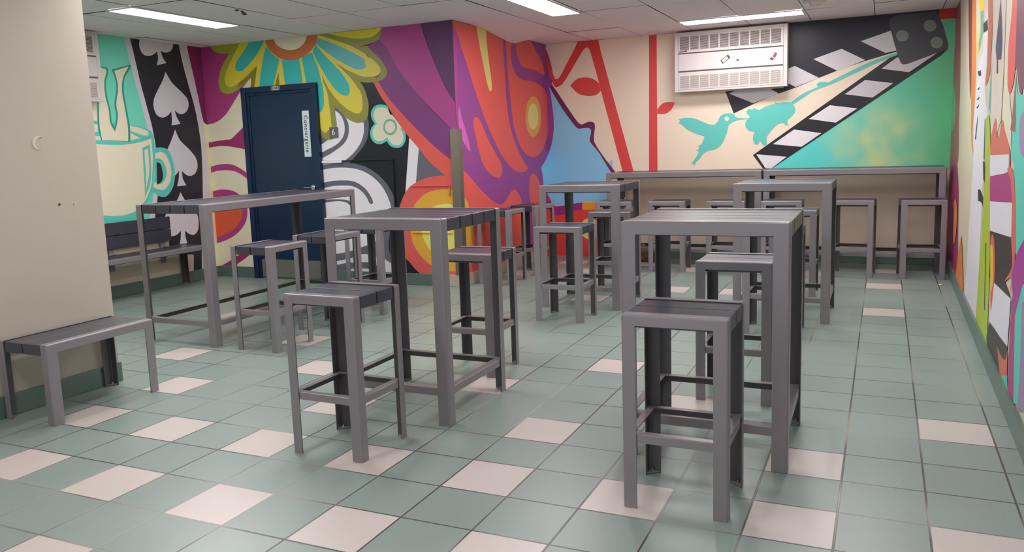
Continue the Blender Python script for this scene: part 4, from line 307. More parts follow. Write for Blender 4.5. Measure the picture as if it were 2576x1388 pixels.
  ('magpurp', '0,0.697 0.004,0.69 0.02,0.672 0.039,0.656 0.059,0.64 0.079,0.624 0.108,0.627 0.137,0.629 0.166,0.632 0.194,0.635 0.22,0.639 0.249,0.644 0.276,0.649 0.302,0.654 0.328,0.659 0.354,0.663 0.381,0.667 0.408,0.67 0.434,0.674 0.432,0.583 0.406,0.58 0.38,0.577 0.353,0.574 0.325,0.568 0.303,0.561 0.279,0.553 0.255,0.543 0.231,0.535 0.206,0.527 0.181,0.521 0.153,0.515 0.127,0.509 0.102,0.506 0.081,0.507 0.057,0.515 0.039,0.53 0.022,0.547 0.008,0.56 0,0.568'),
  ('gold2', '0.434,0.674 0.84,0.678 0.829,0.012 0.652,0.007 0.663,0.584 0.432,0.583'),
  ('paley', '0.65,0.347 0.646,0.317 0.636,0.288 0.621,0.262 0.601,0.241 0.578,0.224 0.551,0.214 0.524,0.21 0.496,0.213 0.47,0.222 0.447,0.238 0.427,0.26 0.413,0.285 0.404,0.314 0.402,0.344 0.406,0.375 0.416,0.404 0.431,0.429 0.451,0.451 0.475,0.467 0.502,0.478 0.529,0.481 0.557,0.478 0.583,0.468 0.606,0.452 0.625,0.431 0.639,0.405 0.647,0.377'),
  ('blue', '0.434,0.679 0.827,0.682 0.836,1.196 0.44,0.908'),
  ('plum', '0.026,2.124 0.081,2.121 0.092,2.106 0.102,2.092 0.113,2.077 0.125,2.059 0.147,2.027 0.175,1.985 0.206,1.939 0.237,1.893 0.265,1.851 0.292,1.812 0.319,1.773 0.344,1.736 0.368,1.704 0.387,1.678 0.405,1.658 0.422,1.643 0.44,1.634 0.458,1.634 0.476,1.641 0.494,1.648 0.512,1.654 0.53,1.66 0.548,1.662 0.567,1.662 0.585,1.659 0.601,1.652 0.611,1.641 0.618,1.627 0.621,1.61 0.621,1.593 0.619,1.575 0.615,1.555 0.612,1.535 0.609,1.515 0.605,1.493 0.602,1.472 0.602,1.452 0.604,1.434 0.607,1.418 0.613,1.402 0.622,1.385 0.639,1.356 0.662,1.321 0.689,1.282 0.719,1.24 0.75,1.197 0.784,1.153 0.821,1.106 0.86,1.057 0.9,1.008 0.938,0.96 0.886,0.961 0.869,0.98 0.852,0.999 0.835,1.018 0.818,1.038 0.8,1.063 0.776,1.101 0.748,1.147 0.718,1.196 0.69,1.244 0.664,1.283 0.642,1.312 0.619,1.339 0.597,1.363 0.578,1.385 0.564,1.403 0.554,1.42 0.55,1.437 0.549,1.454 0.553,1.473 0.56,1.493 0.566,1.512 0.569,1.53 0.569,1.547 0.567,1.562 0.561,1.573 0.551,1.582 0.537,1.588 0.516,1.59 0.491,1.589 0.466,1.587 0.444,1.585 0.423,1.582 0.403,1.585 0.385,1.596 0.367,1.612 0.35,1.632 0.326,1.663 0.295,1.703 0.261,1.748 0.226,1.797 0.192,1.846 0.16,1.898 0.127,1.953 0.093,2.01 0.06,2.067'),
  ('red', '-0,2.548 0.006,2.527 0.021,2.479 0.035,2.433 0.051,2.383 0.067,2.331 0.083,2.281 0.098,2.238 0.111,2.207 0.127,2.2 0.148,2.205 0.16,2.213 0.173,2.224 0.185,2.239 0.216,2.287 0.256,2.351 0.301,2.425 0.348,2.5 0.391,2.57 0.418,2.626 0.682,2.626 0.714,2.48 1.135,0.908 0.998,0.909 0.705,2.026 0.681,2.125 0.661,2.199 0.64,2.278 0.619,2.354 0.601,2.422 0.586,2.473 0.58,2.494 0.574,2.513 0.566,2.529 0.558,2.541 0.545,2.549 0.529,2.55 0.514,2.544 0.502,2.534 0.488,2.52 0.474,2.502 0.46,2.483 0.43,2.44 0.39,2.383 0.348,2.321 0.307,2.262 0.275,2.217 0.259,2.195 0.243,2.176 0.228,2.158 0.214,2.143 0.2,2.13 0.181,2.118 0.162,2.11 0.145,2.105 0.13,2.102 0.116,2.102 0.105,2.108 0.096,2.122 0.089,2.142 0.082,2.162 0.074,2.182 0.065,2.201 0.057,2.221 0.048,2.242 0.04,2.266 0.029,2.298 0.017,2.335 0.005,2.374 0,2.391'),
  ('red', '0.308,2.112 0.326,2.127 0.344,2.143 0.362,2.159 0.38,2.173 0.4,2.184 0.42,2.191 0.441,2.196 0.463,2.198 0.485,2.199 0.506,2.198 0.528,2.196 0.55,2.191 0.572,2.185 0.593,2.178 0.612,2.17 0.631,2.159 0.648,2.145 0.664,2.131 0.68,2.117 0.705,2.026 0.69,2.013 0.676,2 0.661,1.989 0.643,1.98 0.62,1.974 0.594,1.971 0.566,1.971 0.537,1.973 0.513,1.976 0.488,1.981 0.462,1.988 0.437,1.997 0.413,2.009 0.391,2.026 0.37,2.046 0.349,2.068 0.329,2.09'),
  ('red', '1.306,2.626 1.396,2.626 1.392,0.953 1.288,0.955'),
  ('red', '1.396,1.77 1.411,1.786 1.425,1.803 1.439,1.819 1.454,1.831 1.47,1.839 1.485,1.844 1.502,1.847 1.52,1.848 1.54,1.848 1.561,1.845 1.583,1.842 1.604,1.839 1.596,1.821 1.588,1.803 1.58,1.785 1.571,1.768 1.56,1.754 1.544,1.74 1.526,1.728 1.506,1.719 1.486,1.713 1.465,1.711 1.442,1.712 1.419,1.715 1.396,1.717'),
  ('sky', '4.468,2.626 4.468,0.766 2.624,0.78 2.606,1.052 2.696,1.05 4.404,2.229 4.32,2.626'),
  ('redb', '4.286,2.626 4.468,2.626 4.468,2.523 4.313,2.529'),
  ('ink', '2.185,1.931 2.278,1.68 2.346,1.71 2.414,1.74 2.481,1.769 2.548,1.797 2.615,1.823 2.681,1.847 2.746,1.868 2.812,1.888 2.879,1.908 2.948,1.931 3.022,1.958 3.099,1.986 3.177,2.016 3.253,2.044 3.325,2.069 3.391,2.09 3.454,2.11 3.514,2.128 3.574,2.145 3.635,2.162 3.697,2.178 3.758,2.193 3.82,2.208 3.881,2.223 3.942,2.237 4.302,2.312 4.315,2.626 2.81,2.626 2.819,1.932'),
  ('lav2', '2.223,1.906 2.307,1.935 2.673,1.933 2.765,1.875 2.489,1.785'),
  ('lav2', '2.816,2.125 2.931,2.162 3.184,2.017 2.941,1.936 2.818,2.006'),
  ('lav2', '3.121,2.221 3.402,2.308 3.637,2.173 3.366,2.08'),
  ('lav2', '3.59,2.371 3.878,2.456 3.948,2.251 3.831,2.232'),
  ('ink2', '2.493,1.205 3.936,2.224 4.112,2.328 4.414,2.232 4.356,2.171 2.696,1.046 2.607,1.047'),
  ('white', '2.53,1.213 2.857,1.177 2.693,1.05 2.629,1.056'),
  ('white', '2.708,1.321 2.933,1.474 3.216,1.424 3.012,1.282'),
  ('white', '3.084,1.583 3.297,1.72 3.57,1.673 3.36,1.531'),
  ('lav2', '3.444,1.829 3.64,1.966 3.912,1.916 3.718,1.778'),
  ('lav2', '3.796,2.072 3.937,2.175 4.33,2.207 4.058,2.019'),
  ('aqua2', '3.942,2.226 3.895,2.213 3.846,2.2 3.798,2.187 3.75,2.173 3.702,2.157 3.653,2.138 3.604,2.117 3.555,2.095 3.507,2.073 3.462,2.052 3.421,2.033 3.383,2.015 3.346,1.998 3.309,1.981 3.272,1.963 3.254,1.967 3.235,1.971 3.218,1.974 3.202,1.975 3.184,1.97 3.169,1.961 3.153,1.953 3.175,1.925 3.143,1.913 3.112,1.9 3.08,1.888 3.049,1.875 3.02,1.861 2.994,1.845 2.97,1.829 2.947,1.812 2.924,1.795 2.9,1.778 2.908,1.74 2.93,1.756 2.953,1.771 2.976,1.786 2.998,1.801 3.021,1.816 3.043,1.83 3.063,1.844 3.084,1.858 3.107,1.871 3.133,1.884 3.165,1.896 3.199,1.908 3.236,1.919 3.275,1.932 3.313,1.946 3.353,1.962 3.393,1.979 3.434,1.997 3.475,2.016 3.517,2.034 3.559,2.053 3.601,2.072 3.644,2.09 3.686,2.109 3.729,2.126 3.772,2.143 3.815,2.158 3.858,2.173 3.9,2.187 3.943,2.202'),
  ('diegrey', '3.86,2.537 3.861,2.554 3.867,2.569 3.876,2.58 3.887,2.59 3.899,2.597 3.914,2.602 3.932,2.605 3.951,2.607 3.976,2.609 4.006,2.609 4.039,2.609 4.072,2.608 4.104,2.608 4.285,2.613 4.308,2.577 4.315,2.562 4.323,2.548 4.331,2.533 4.338,2.517 4.345,2.499 4.357,2.463 4.37,2.418 4.384,2.368 4.399,2.317 4.412,2.269 4.411,2.257 4.409,2.245 4.406,2.235 4.401,2.226 4.392,2.22 4.382,2.217 4.37,2.213 4.356,2.21 4.343,2.206 4.043,2.104 4.027,2.102 4.011,2.101 3.998,2.103 3.987,2.111 3.978,2.122 3.971,2.137 3.961,2.163 3.95,2.196 3.938,2.235 3.926,2.276 3.914,2.316 3.902,2.36 3.888,2.41 3.875,2.459 3.865,2.503'),
  ('dot', '4.043,2.389 4.042,2.376 4.038,2.364 4.032,2.354 4.023,2.345 4.012,2.339 4,2.336 3.987,2.335 3.974,2.338 3.962,2.343 3.95,2.351 3.941,2.361 3.934,2.373 3.929,2.386 3.927,2.399 3.928,2.412 3.932,2.424 3.939,2.434 3.948,2.443 3.959,2.449 3.971,2.452 3.984,2.452 3.996,2.45 4.009,2.444 4.02,2.436 4.029,2.426 4.037,2.415 4.041,2.402'),
  ('dot', '4.297,2.466 4.296,2.453 4.292,2.441 4.285,2.431 4.276,2.423 4.265,2.417 4.253,2.414 4.24,2.413 4.226,2.416 4.214,2.421 4.202,2.429 4.193,2.439 4.185,2.451 4.181,2.463 4.179,2.476 4.18,2.489 4.184,2.501 4.19,2.511 4.199,2.519 4.21,2.525 4.223,2.528 4.236,2.528 4.249,2.526 4.262,2.52 4.273,2.512 4.283,2.503 4.29,2.491 4.295,2.479'),
  ('dot', '4.362,2.294 4.361,2.281 4.357,2.269 4.351,2.259 4.342,2.25 4.331,2.244 4.319,2.241 4.307,2.24 4.294,2.243 4.281,2.248 4.27,2.256 4.261,2.266 4.254,2.277 4.249,2.29 4.247,2.303 4.248,2.316 4.252,2.328 4.258,2.338 4.267,2.346 4.278,2.352 4.29,2.356 4.303,2.356 4.316,2.353 4.328,2.348 4.339,2.34 4.348,2.33 4.356,2.319 4.36,2.306'),
  ('aqua2', '2.449,1.616 2.421,1.619 2.392,1.621 2.363,1.624 2.337,1.628 2.316,1.632 2.3,1.644 2.29,1.66 2.278,1.673 2.261,1.68 2.243,1.685 2.224,1.688 2.209,1.687 2.192,1.686 2.176,1.682 2.162,1.678 2.147,1.67 2.135,1.661 2.124,1.649 2.115,1.635 2.108,1.618 2.101,1.603 2.091,1.59 2.08,1.578 2.07,1.566 2.049,1.565 2.029,1.565 2.007,1.568 1.989,1.575 1.969,1.584 1.948,1.593 1.928,1.603 1.909,1.612 1.89,1.621 1.87,1.63 1.849,1.638 1.827,1.644 1.803,1.649 1.779,1.653 1.754,1.655 1.733,1.654 1.711,1.653 1.689,1.65 1.667,1.648 1.644,1.645 1.656,1.637 1.668,1.629 1.673,1.622 1.668,1.615 1.656,1.609 1.644,1.602 1.659,1.597 1.674,1.591 1.689,1.581 1.7,1.571 1.71,1.558 1.722,1.545 1.737,1.532 1.756,1.52 1.778,1.507 1.802,1.495 1.826,1.483 1.849,1.472 1.87,1.464 1.891,1.457 1.911,1.452 1.931,1.446 1.952,1.44 1.946,1.423 1.94,1.405 1.934,1.389 1.928,1.375 1.924,1.363 1.92,1.352 1.912,1.344 1.9,1.338 1.883,1.332 1.866,1.327 1.849,1.322 1.864,1.323 1.879,1.323 1.888,1.321 1.889,1.312 1.885,1.3 1.877,1.289 1.867,1.283 1.854,1.279 1.84,1.274 1.856,1.274 1.871,1.274 1.88,1.269 1.88,1.255 1.873,1.236 1.864,1.218 1.855,1.202 1.844,1.187 1.832,1.171 1.822,1.158 1.81,1.144 1.799,1.13 1.787,1.116 1.824,1.127 1.816,1.088 1.826,1.103 1.836,1.119 1.846,1.133 1.856,1.147 1.87,1.161 1.883,1.173 1.896,1.185 1.906,1.201 1.915,1.217 1.928,1.232 1.941,1.243 1.957,1.253 1.974,1.263 1.991,1.27 2.01,1.274 2.03,1.275 2.05,1.277 2.07,1.284 2.086,1.292 2.102,1.302 2.118,1.314 2.134,1.328 2.148,1.344 2.16,1.364 2.172,1.387 2.183,1.412 2.193,1.437 2.202,1.459 2.207,1.48 2.211,1.5 2.214,1.519 2.218,1.536 2.224,1.551 2.237,1.566 2.252,1.578 2.268,1.587 2.286,1.595 2.303,1.601 2.322,1.605 2.341,1.608 2.362,1.61 2.383,1.612 2.405,1.614 2.427,1.615'),
  ('creamy', '2.227,1.624 2.227,1.618 2.225,1.613 2.222,1.608 2.217,1.604 2.213,1.601 2.207,1.599 2.201,1.599 2.195,1.6 2.19,1.602 2.185,1.605 2.181,1.61 2.178,1.615 2.176,1.62 2.175,1.626 2.176,1.632 2.177,1.638 2.181,1.643 2.185,1.647 2.19,1.649 2.195,1.651 2.201,1.652 2.207,1.651 2.212,1.648 2.217,1.645 2.222,1.641 2.225,1.636 2.227,1.63'),
  ('aqua2', '2.907,1.77 2.918,1.749 2.93,1.727 2.94,1.705 2.944,1.686 2.941,1.67 2.932,1.655 2.92,1.641 2.909,1.628 2.898,1.616 2.886,1.605 2.874,1.595 2.866,1.585 2.86,1.572 2.858,1.559 2.859,1.548 2.867,1.535 2.878,1.524 2.867,1.524 2.856,1.523 2.845,1.526 2.835,1.534 2.825,1.545 2.816,1.557 2.799,1.553 2.783,1.551 2.767,1.546 2.75,1.537 2.735,1.525 2.72,1.508 2.704,1.49 2.69,1.472 2.677,1.457 2.665,1.441 2.655,1.428 2.646,1.413 2.641,1.397 2.639,1.378 2.64,1.356 2.643,1.334 2.644,1.313 2.631,1.311 2.618,1.31 2.604,1.314 2.595,1.324 2.585,1.338 2.576,1.354 2.567,1.369 2.56,1.351 2.553,1.334 2.544,1.323 2.532,1.323 2.518,1.329 2.507,1.34 2.5,1.352 2.495,1.368 2.492,1.385 2.491,1.402 2.494,1.419 2.5,1.436 2.507,1.453 2.513,1.47 2.493,1.472 2.472,1.474 2.453,1.48 2.44,1.489 2.428,1.501 2.417,1.514 2.411,1.528 2.407,1.548 2.409,1.57 2.415,1.59 2.423,1.602 2.435,1.613 2.448,1.623 2.46,1.634 2.445,1.65 2.43,1.666 2.422,1.681 2.422,1.696 2.427,1.71 2.437,1.719 2.449,1.721 2.466,1.719 2.482,1.716 2.492,1.725 2.504,1.731 2.514,1.727 2.524,1.72 2.534,1.714 2.546,1.709 2.556,1.705 2.574,1.714 2.592,1.723 2.61,1.732 2.627,1.74 2.645,1.746 2.663,1.751 2.68,1.755 2.698,1.758 2.715,1.761 2.733,1.764 2.711,1.788 2.727,1.781 2.743,1.774 2.762,1.77 2.779,1.771 2.797,1.774 2.816,1.777 2.835,1.778 2.853,1.778 2.871,1.775 2.889,1.773'),
  ('beige', '4.468,0 0.816,-0 0.833,0.979 4.468,1'),
 ],
 'R': [
  ('creamg', '-0,-0 -0,2.626 2.829,2.626 5.065,2.325 5.867,0'),
  ('mauve', '-0,2.626 0.58,2.626 0.634,2.55 0.687,2.47 0.738,2.382 0.791,2.283 0.845,2.174 0.896,2.062 0.941,1.955 0.976,1.86 0.998,1.779 1.009,1.706 1.014,1.638 1.02,1.571 1.031,1.501 1.058,1.425 1.097,1.345 1.132,1.268 1.149,1.199 1.134,1.143 1.086,1.117 0.996,1.091 0.88,1.067 0.753,1.041 0.636,1.015 -0,0.989'),
  ('magenta2', '0.029,-0 -0,0.045 -0,1.112 0.987,1.139 1.063,1.083 1.142,1.029 1.217,0.975 1.284,0.921 1.337,0.868 1.371,0.815 1.392,0.764 1.406,0.711 1.421,0.655 1.443,0.594 1.479,0.512 1.521,0.421 1.566,0.323 1.612,0.225 1.656,0.13 0.853,-0'),
  ('greenb', '-0,1.876 0.018,1.872 0.125,1.844 0.219,1.815 0.295,1.785 0.364,1.748 0.426,1.708 0.476,1.666 0.509,1.625 0.522,1.585 0.506,1.548 0.466,1.51 0.41,1.472 0.35,1.434 0.297,1.396 -0,1.396'),
  ('redb', '1.519,2.626 1.834,2.626 1.97,2.603 1.981,2.526 1.995,2.445 2.007,2.366 2.014,2.293 2.012,2.232 1.999,2.186 1.976,2.139 1.946,2.098 1.913,2.069 1.88,2.06 1.848,2.076 1.812,2.115 1.775,2.166 1.737,2.22 1.7,2.269'),
  ('mauve2', '1.448,2.626 1.834,2.626 1.894,2.616 1.934,2.536 1.975,2.456 2.015,2.378 2.053,2.3 2.086,2.223 2.116,2.144 2.146,2.064 2.171,1.985 2.19,1.913 2.2,1.849 2.2,1.793 2.193,1.735 2.178,1.683 2.156,1.648 2.128,1.639 2.088,1.664 2.039,1.718 1.983,1.789 1.925,1.866 1.869,1.935'),
  ('orange2', '1.818,2.626 1.834,2.626 2.188,2.566 2.232,2.475 2.277,2.383 2.321,2.292 2.362,2.206 2.397,2.128 2.426,2.059 2.452,1.995 2.475,1.937 2.493,1.881 2.508,1.828 2.518,1.777 2.525,1.729 2.527,1.683 2.527,1.638 2.524,1.595 2.513,1.551 2.494,1.509 2.474,1.468 2.46,1.428 2.459,1.389 2.48,1.35 2.519,1.31 2.561,1.273 2.594,1.244 2.604,1.228 2.583,1.227 2.54,1.238 2.486,1.256 2.436,1.279 2.402,1.299 2.367,1.335 2.334,1.379 2.302,1.429 2.273,1.485 2.246,1.543 2.219,1.613 2.193,1.692 2.168,1.777 2.143,1.862 2.117,1.946'),
  ('whitec', '2.188,2.566 2.394,2.532 2.578,2.136 2.482,2.147'),
  ('yellow3', '2.394,2.532 2.889,2.449 2.9,2.403 2.913,2.355 2.925,2.308 2.933,2.265 2.933,2.229 2.926,2.206 2.913,2.184 2.895,2.165 2.87,2.148 2.84,2.134 2.803,2.122 2.757,2.114 2.705,2.106 2.652,2.1 2.599,2.092 2.579,2.08 2.558,2.068 2.537,2.056 2.519,2.043 2.506,2.03 2.499,2.016 2.495,2 2.496,1.984 2.5,1.969 2.509,1.958 2.551,1.946 2.612,1.935 2.761,2.061 2.649,2.24'),
  ('tealr', '2.68,2.236 2.911,2.219 2.925,2.193 2.942,2.165 2.957,2.138 2.967,2.113 2.968,2.092 2.958,2.075 2.94,2.061 2.915,2.048 2.889,2.036 2.863,2.023 2.837,2.009 2.81,1.995 2.781,1.981 2.752,1.967 2.723,1.953 2.634,2.018 2.777,2.086'),
  ('whitel', '3.067,2.107 3.073,2.128 3.079,2.15 3.085,2.171 3.092,2.189 3.102,2.201 3.142,2.198 3.182,2.191 3.201,2.176 3.222,2.155 3.244,2.132 3.263,2.107 3.278,2.082 3.291,2.054 3.302,2.023 3.311,1.99 3.317,1.957 3.322,1.925 3.325,1.894 3.327,1.861 3.326,1.829 3.322,1.8 3.315,1.774 3.3,1.755 3.275,1.739 3.249,1.724 3.231,1.708 3.227,1.689 3.243,1.666 3.272,1.641 3.31,1.615 3.348,1.59 3.382,1.566 3.416,1.544 3.453,1.524 3.488,1.505 3.514,1.484 3.524,1.461 3.515,1.421 3.492,1.372 3.459,1.317 3.423,1.261 3.391,1.206 3.378,0.891 3.388,0.519 3.334,0.094 2.387,0.115 2.484,0.574 2.576,0.946 2.589,0.993 2.604,1.039 2.617,1.086 2.625,1.134 2.625,1.185 2.61,1.24 2.582,1.3 2.551,1.361 2.526,1.421 2.515,1.477 2.524,1.529 2.545,1.577 2.573,1.623 2.603,1.666 2.628,1.706 2.648,1.744 2.664,1.78 2.682,1.814 2.704,1.844 2.733,1.869 2.771,1.885 2.823,1.897 2.877,1.907 2.926,1.918 2.959,1.932 2.974,1.951 2.977,1.972 2.973,1.994 2.967,2.017 2.965,2.039'),
  ('inkr', '2.927,2.123 3.213,2.12 3.27,2.045 3.118,2.049 2.983,2.058'),
  ('inkr', '2.667,1.817 2.903,1.812 2.95,1.771 2.776,1.777'),
  ('inkr', '2.667,1.69 2.758,1.693 2.846,1.697 2.899,1.698 2.896,1.694 2.859,1.686 2.821,1.679'),
  ('inkr', '2.67,1.618 2.761,1.623 2.849,1.628 2.902,1.629 2.899,1.624 2.863,1.615 2.825,1.607'),
  ('inkr', '2.669,1.555 2.758,1.564 2.846,1.573 2.898,1.577 2.895,1.572 2.859,1.561 2.822,1.551'),
  ('inkr', '2.682,1.331 2.816,1.501 2.852,1.486 2.778,1.326'),
  ('inkr', '3.088,0.983 3.161,0.993 3.222,0.997 3.273,0.991 3.334,0.981 3.398,0.968 3.459,0.955 3.51,0.94 3.554,0.923 3.595,0.903 3.63,0.882 3.657,0.864 3.672,0.852 3.647,0.848 3.602,0.845 3.556,0.86 3.51,0.877 3.462,0.893 3.415,0.907 3.367,0.916 3.302,0.918 3.213,0.915 3.121,0.911'),
  ('inkr', '3.327,1.465 3.352,1.464 3.441,1.207 3.366,1.205'),
  ('brownr', '3.111,2.411 3.464,2.352 3.482,2.289 3.501,2.225 3.52,2.162 3.536,2.103 3.547,2.05 3.551,2.005 3.551,1.963 3.549,1.925 3.544,1.889 3.539,1.856 3.536,1.828 3.534,1.801 3.529,1.777 3.519,1.755 3.499,1.736 3.466,1.721 3.417,1.704 3.361,1.691 3.311,1.684 3.278,1.689 3.268,1.707 3.273,1.735 3.286,1.771 3.3,1.811 3.306,1.851 3.304,1.892 3.299,1.938 3.292,1.986 3.285,2.035 3.278,2.082'),
  ('tealr', '3.582,1.756 3.665,1.822 3.676,1.483 3.539,1.536'),
  ('creamr', '3.464,2.352 4.211,2.226 4.226,2.133 4.243,2.038 4.259,1.944 4.274,1.854 4.285,1.772 4.294,1.694 4.302,1.618 4.308,1.549 4.31,1.491 4.308,1.449 4.275,1.449 4.235,1.45 4.177,1.427 4.099,1.393 4.007,1.352 3.909,1.308 3.813,1.266 3.676,1.483 3.642,1.824'),
  ('navy', '3.931,2.162 3.958,2.126 3.985,2.09 4.011,2.054 4.035,2.02 4.056,1.99 4.074,1.963 4.091,1.938 4.104,1.915 4.115,1.894 4.121,1.873 4.122,1.854 4.119,1.837 4.113,1.82 4.106,1.804 4.1,1.787 3.86,1.806 3.844,1.821 3.826,1.836 3.808,1.851 3.795,1.866 3.788,1.882 3.789,1.899 3.798,1.917 3.809,1.935 3.822,1.953 3.833,1.97 3.842,1.988 3.851,2.005 3.86,2.022 3.869,2.039 3.877,2.057'),
  ('inkr', '3.881,1.805 3.943,1.8 3.976,1.718 3.894,1.723'),
  ('inkr', '4.174,2.232 4.211,2.226 4.26,1.881 4.275,1.666 4.262,1.428 4.226,1.428 4.239,1.668 4.224,1.885'),
  ('creamy', '4.211,2.226 4.517,2.175 4.499,1.857 4.522,1.59 4.671,1.443 4.702,1.282 4.553,1.342 4.258,1.439 4.275,1.666'),
  ('coral', '4.485,2.18 4.701,2.144 4.701,2.097 4.701,2.049 4.701,2.002 4.701,1.956 4.701,1.914 4.703,1.874 4.705,1.836 4.708,1.8 4.709,1.767 4.709,1.738 4.707,1.716 4.705,1.695 4.701,1.675 4.695,1.658 4.686,1.642 4.674,1.628 4.657,1.615 4.639,1.603 4.619,1.594 4.602,1.586 4.568,1.58 4.525,1.581 4.502,1.589 4.478,1.599 4.456,1.612 4.443,1.625 4.43,1.655 4.417,1.695 4.407,1.74 4.4,1.785 4.399,1.825 4.405,1.86 4.418,1.892 4.435,1.922 4.452,1.952 4.467,1.982'),
  ('plumr', '4.641,2.154 7.9,1.742 7.972,1.414 7.74,1.427 7.381,1.449 6.833,1.481 6.035,1.528 5.062,1.583 5.014,1.581 5.002,1.571 5.003,1.559 4.996,1.553 4.966,1.555 4.934,1.563 4.91,1.572 4.894,1.581 4.879,1.593 4.863,1.606 4.848,1.62 4.833,1.633 4.817,1.647 4.8,1.662 4.783,1.676 4.768,1.688 4.753,1.696 4.734,1.696 4.718,1.688 4.702,1.68 4.686,1.877'),
  ('aqua', '4.728,1.688 4.754,1.661 4.78,1.633 4.805,1.605 4.831,1.582 4.858,1.565 4.892,1.559 4.945,1.556 4.996,1.553 7.969,1.425 8.026,1.163 5.059,0.798 4.921,1.093 4.849,1.207 4.702,1.282 4.724,1.383 4.841,1.382'),
  ('mauve3', '4.753,1.657 4.848,1.44 4.843,1.377 4.646,1.389 4.694,1.463'),
  ('lilac', '5.005,1.456 4.996,1.446 4.987,1.432 4.981,1.416 4.978,1.399 4.979,1.382 4.984,1.363 4.992,1.343 5.004,1.323 5.019,1.304 5.04,1.289 5.063,1.28 5.096,1.273 5.132,1.267 5.169,1.262 5.204,1.256 7.992,1.322 7.97,1.419 5.076,1.473 5.05,1.468 5.022,1.463'),
  ('coralm', '3.962,1.461 3.992,1.453 4.018,1.432 4.041,1.406 4.062,1.38 4.082,1.362 4.106,1.353 4.137,1.346 4.168,1.34 4.193,1.365 4.216,1.393 4.24,1.419 4.264,1.439 4.29,1.449 4.317,1.447 4.345,1.435 4.374,1.418 4.404,1.4 4.437,1.384 4.475,1.369 4.516,1.355 4.558,1.34 4.597,1.326 4.628,1.312 4.652,1.298 4.671,1.284 4.686,1.27 4.701,1.256 4.717,1.242 4.709,1.182 3.755,1.143 3.755,1.349 3.799,1.376 3.844,1.406 3.887,1.433 3.927,1.453'),
  ('lime2', '3.377,1.464 3.444,1.472 3.514,1.483 3.573,1.489 3.607,1.485 3.647,1.451 3.686,1.402 3.723,1.344 3.758,1.281 3.79,1.217 3.828,1.131 3.868,1.031 3.907,0.927 3.941,0.828 3.969,0.747 3.985,0.696 3.998,0.652 4.008,0.61 4.017,0.566 4.025,0.514 4.035,0.443 4.045,0.361 4.054,0.274 4.063,0.185 4.073,0.099 3.332,0.099 3.362,0.223 3.395,0.347 3.425,0.468 3.451,0.582 3.47,0.689 3.479,0.786 3.481,0.875 3.479,0.961 3.476,1.045 3.475,1.131'),
  ('inkr', '3.347,1.191 3.408,1.19 3.469,1.188 3.501,1.183 3.515,1.166 3.523,1.141 3.526,1.113 3.528,1.084 3.533,1.057 3.424,1.077'),
  ('inkr', '3.741,0.695 3.788,0.696 3.873,0.29 3.829,0.281'),
  ('whitel', '3.758,1.24 4.646,1.265 4.649,1.247 4.653,1.227 4.656,1.209 4.655,1.192 4.648,1.179 4.621,1.172 4.573,1.167 4.524,1.161 3.813,1.111'),
  ('magenta', '3.812,1.113 4.8,1.181 4.87,1.035 3.876,0.965'),
  ('whitel', '3.876,0.965 4.858,1.03 4.893,0.859 3.949,0.793'),
  ('brownk', '3.949,0.793 4.892,0.861 5.04,0.698 4.739,0.613 4.987,0.571 4.066,0.521'),
  ('coralm', '4.612,1.188 4.636,1.196 4.692,1.203 4.747,1.203 4.776,1.2 4.807,1.194 4.836,1.187 4.861,1.178 4.878,1.169 4.9,1.146 4.922,1.117 4.942,1.085 4.96,1.051 4.976,1.02 4.99,0.99 5.003,0.96 5.014,0.929 5.023,0.9 5.031,0.871 5.039,0.843 5.045,0.814 5.05,0.786 5.053,0.761 5.053,0.739 5.051,0.726 5.047,0.714 5.041,0.703 5.032,0.69 5.02,0.675 5.004,0.657 4.984,0.636 4.961,0.614 4.937,0.59 4.914,0.568 4.929,0.59 4.949,0.615 4.967,0.639 4.974,0.657 4.966,0.667 4.925,0.664 4.86,0.648 4.783,0.627 4.709,0.608 4.77,0.633 4.835,0.658 4.896,0.681 4.944,0.704 4.972,0.727 4.977,0.751 4.962,0.775 4.938,0.801 4.912,0.827 4.894,0.855 4.886,0.885 4.882,0.917 4.879,0.949 4.874,0.981 4.865,1.011 4.85,1.039 4.832,1.065 4.811,1.091 4.79,1.117 4.77,1.144 4.734,1.153 4.694,1.163 4.655,1.172 4.626,1.181'),
  ('whitel', '4.15,0.523 4.989,0.567 4.952,0.312 4.126,0.28'),
  ('brownk', '4.131,0.269 4.949,0.318 4.949,0.158 4.675,0.093 4.118,0.097 4.028,0.149'),
  ('coralm', '4.547,0.229 4.576,0.226 4.604,0.223 4.632,0.22 4.662,0.218 4.695,0.217 4.743,0.218 4.796,0.221 4.847,0.226 4.888,0.235 4.911,0.245 4.928,0.259 4.942,0.275 4.955,0.291 4.969,0.306 4.988,0.179 4.738,0.11'),
  ('coral', '4.01,0.752 4.032,0.767 4.076,0.783 4.12,0.788 4.143,0.783 4.166,0.774 4.188,0.761 4.208,0.746 4.225,0.731 4.243,0.71 4.261,0.686 4.278,0.659 4.29,0.631 4.297,0.604 4.297,0.576 4.292,0.546 4.282,0.516 4.27,0.486 4.258,0.459 4.246,0.432 4.231,0.401 4.215,0.373 4.198,0.355 4.181,0.351 4.163,0.367 4.144,0.399 4.125,0.441 4.105,0.485 4.086,0.524 4.068,0.572 4.047,0.624 4.027,0.674 4.013,0.718'),
  ('yellow3', '4.011,0.699 4.03,0.712 4.071,0.725 4.105,0.728 4.124,0.721 4.145,0.709 4.164,0.693 4.182,0.676 4.195,0.658 4.208,0.635 4.219,0.607 4.228,0.577 4.233,0.549 4.231,0.524 4.222,0.507 4.206,0.49 4.185,0.473 4.164,0.456 4.144,0.439 4.114,0.494 4.08,0.553 4.048,0.611 4.023,0.662'),
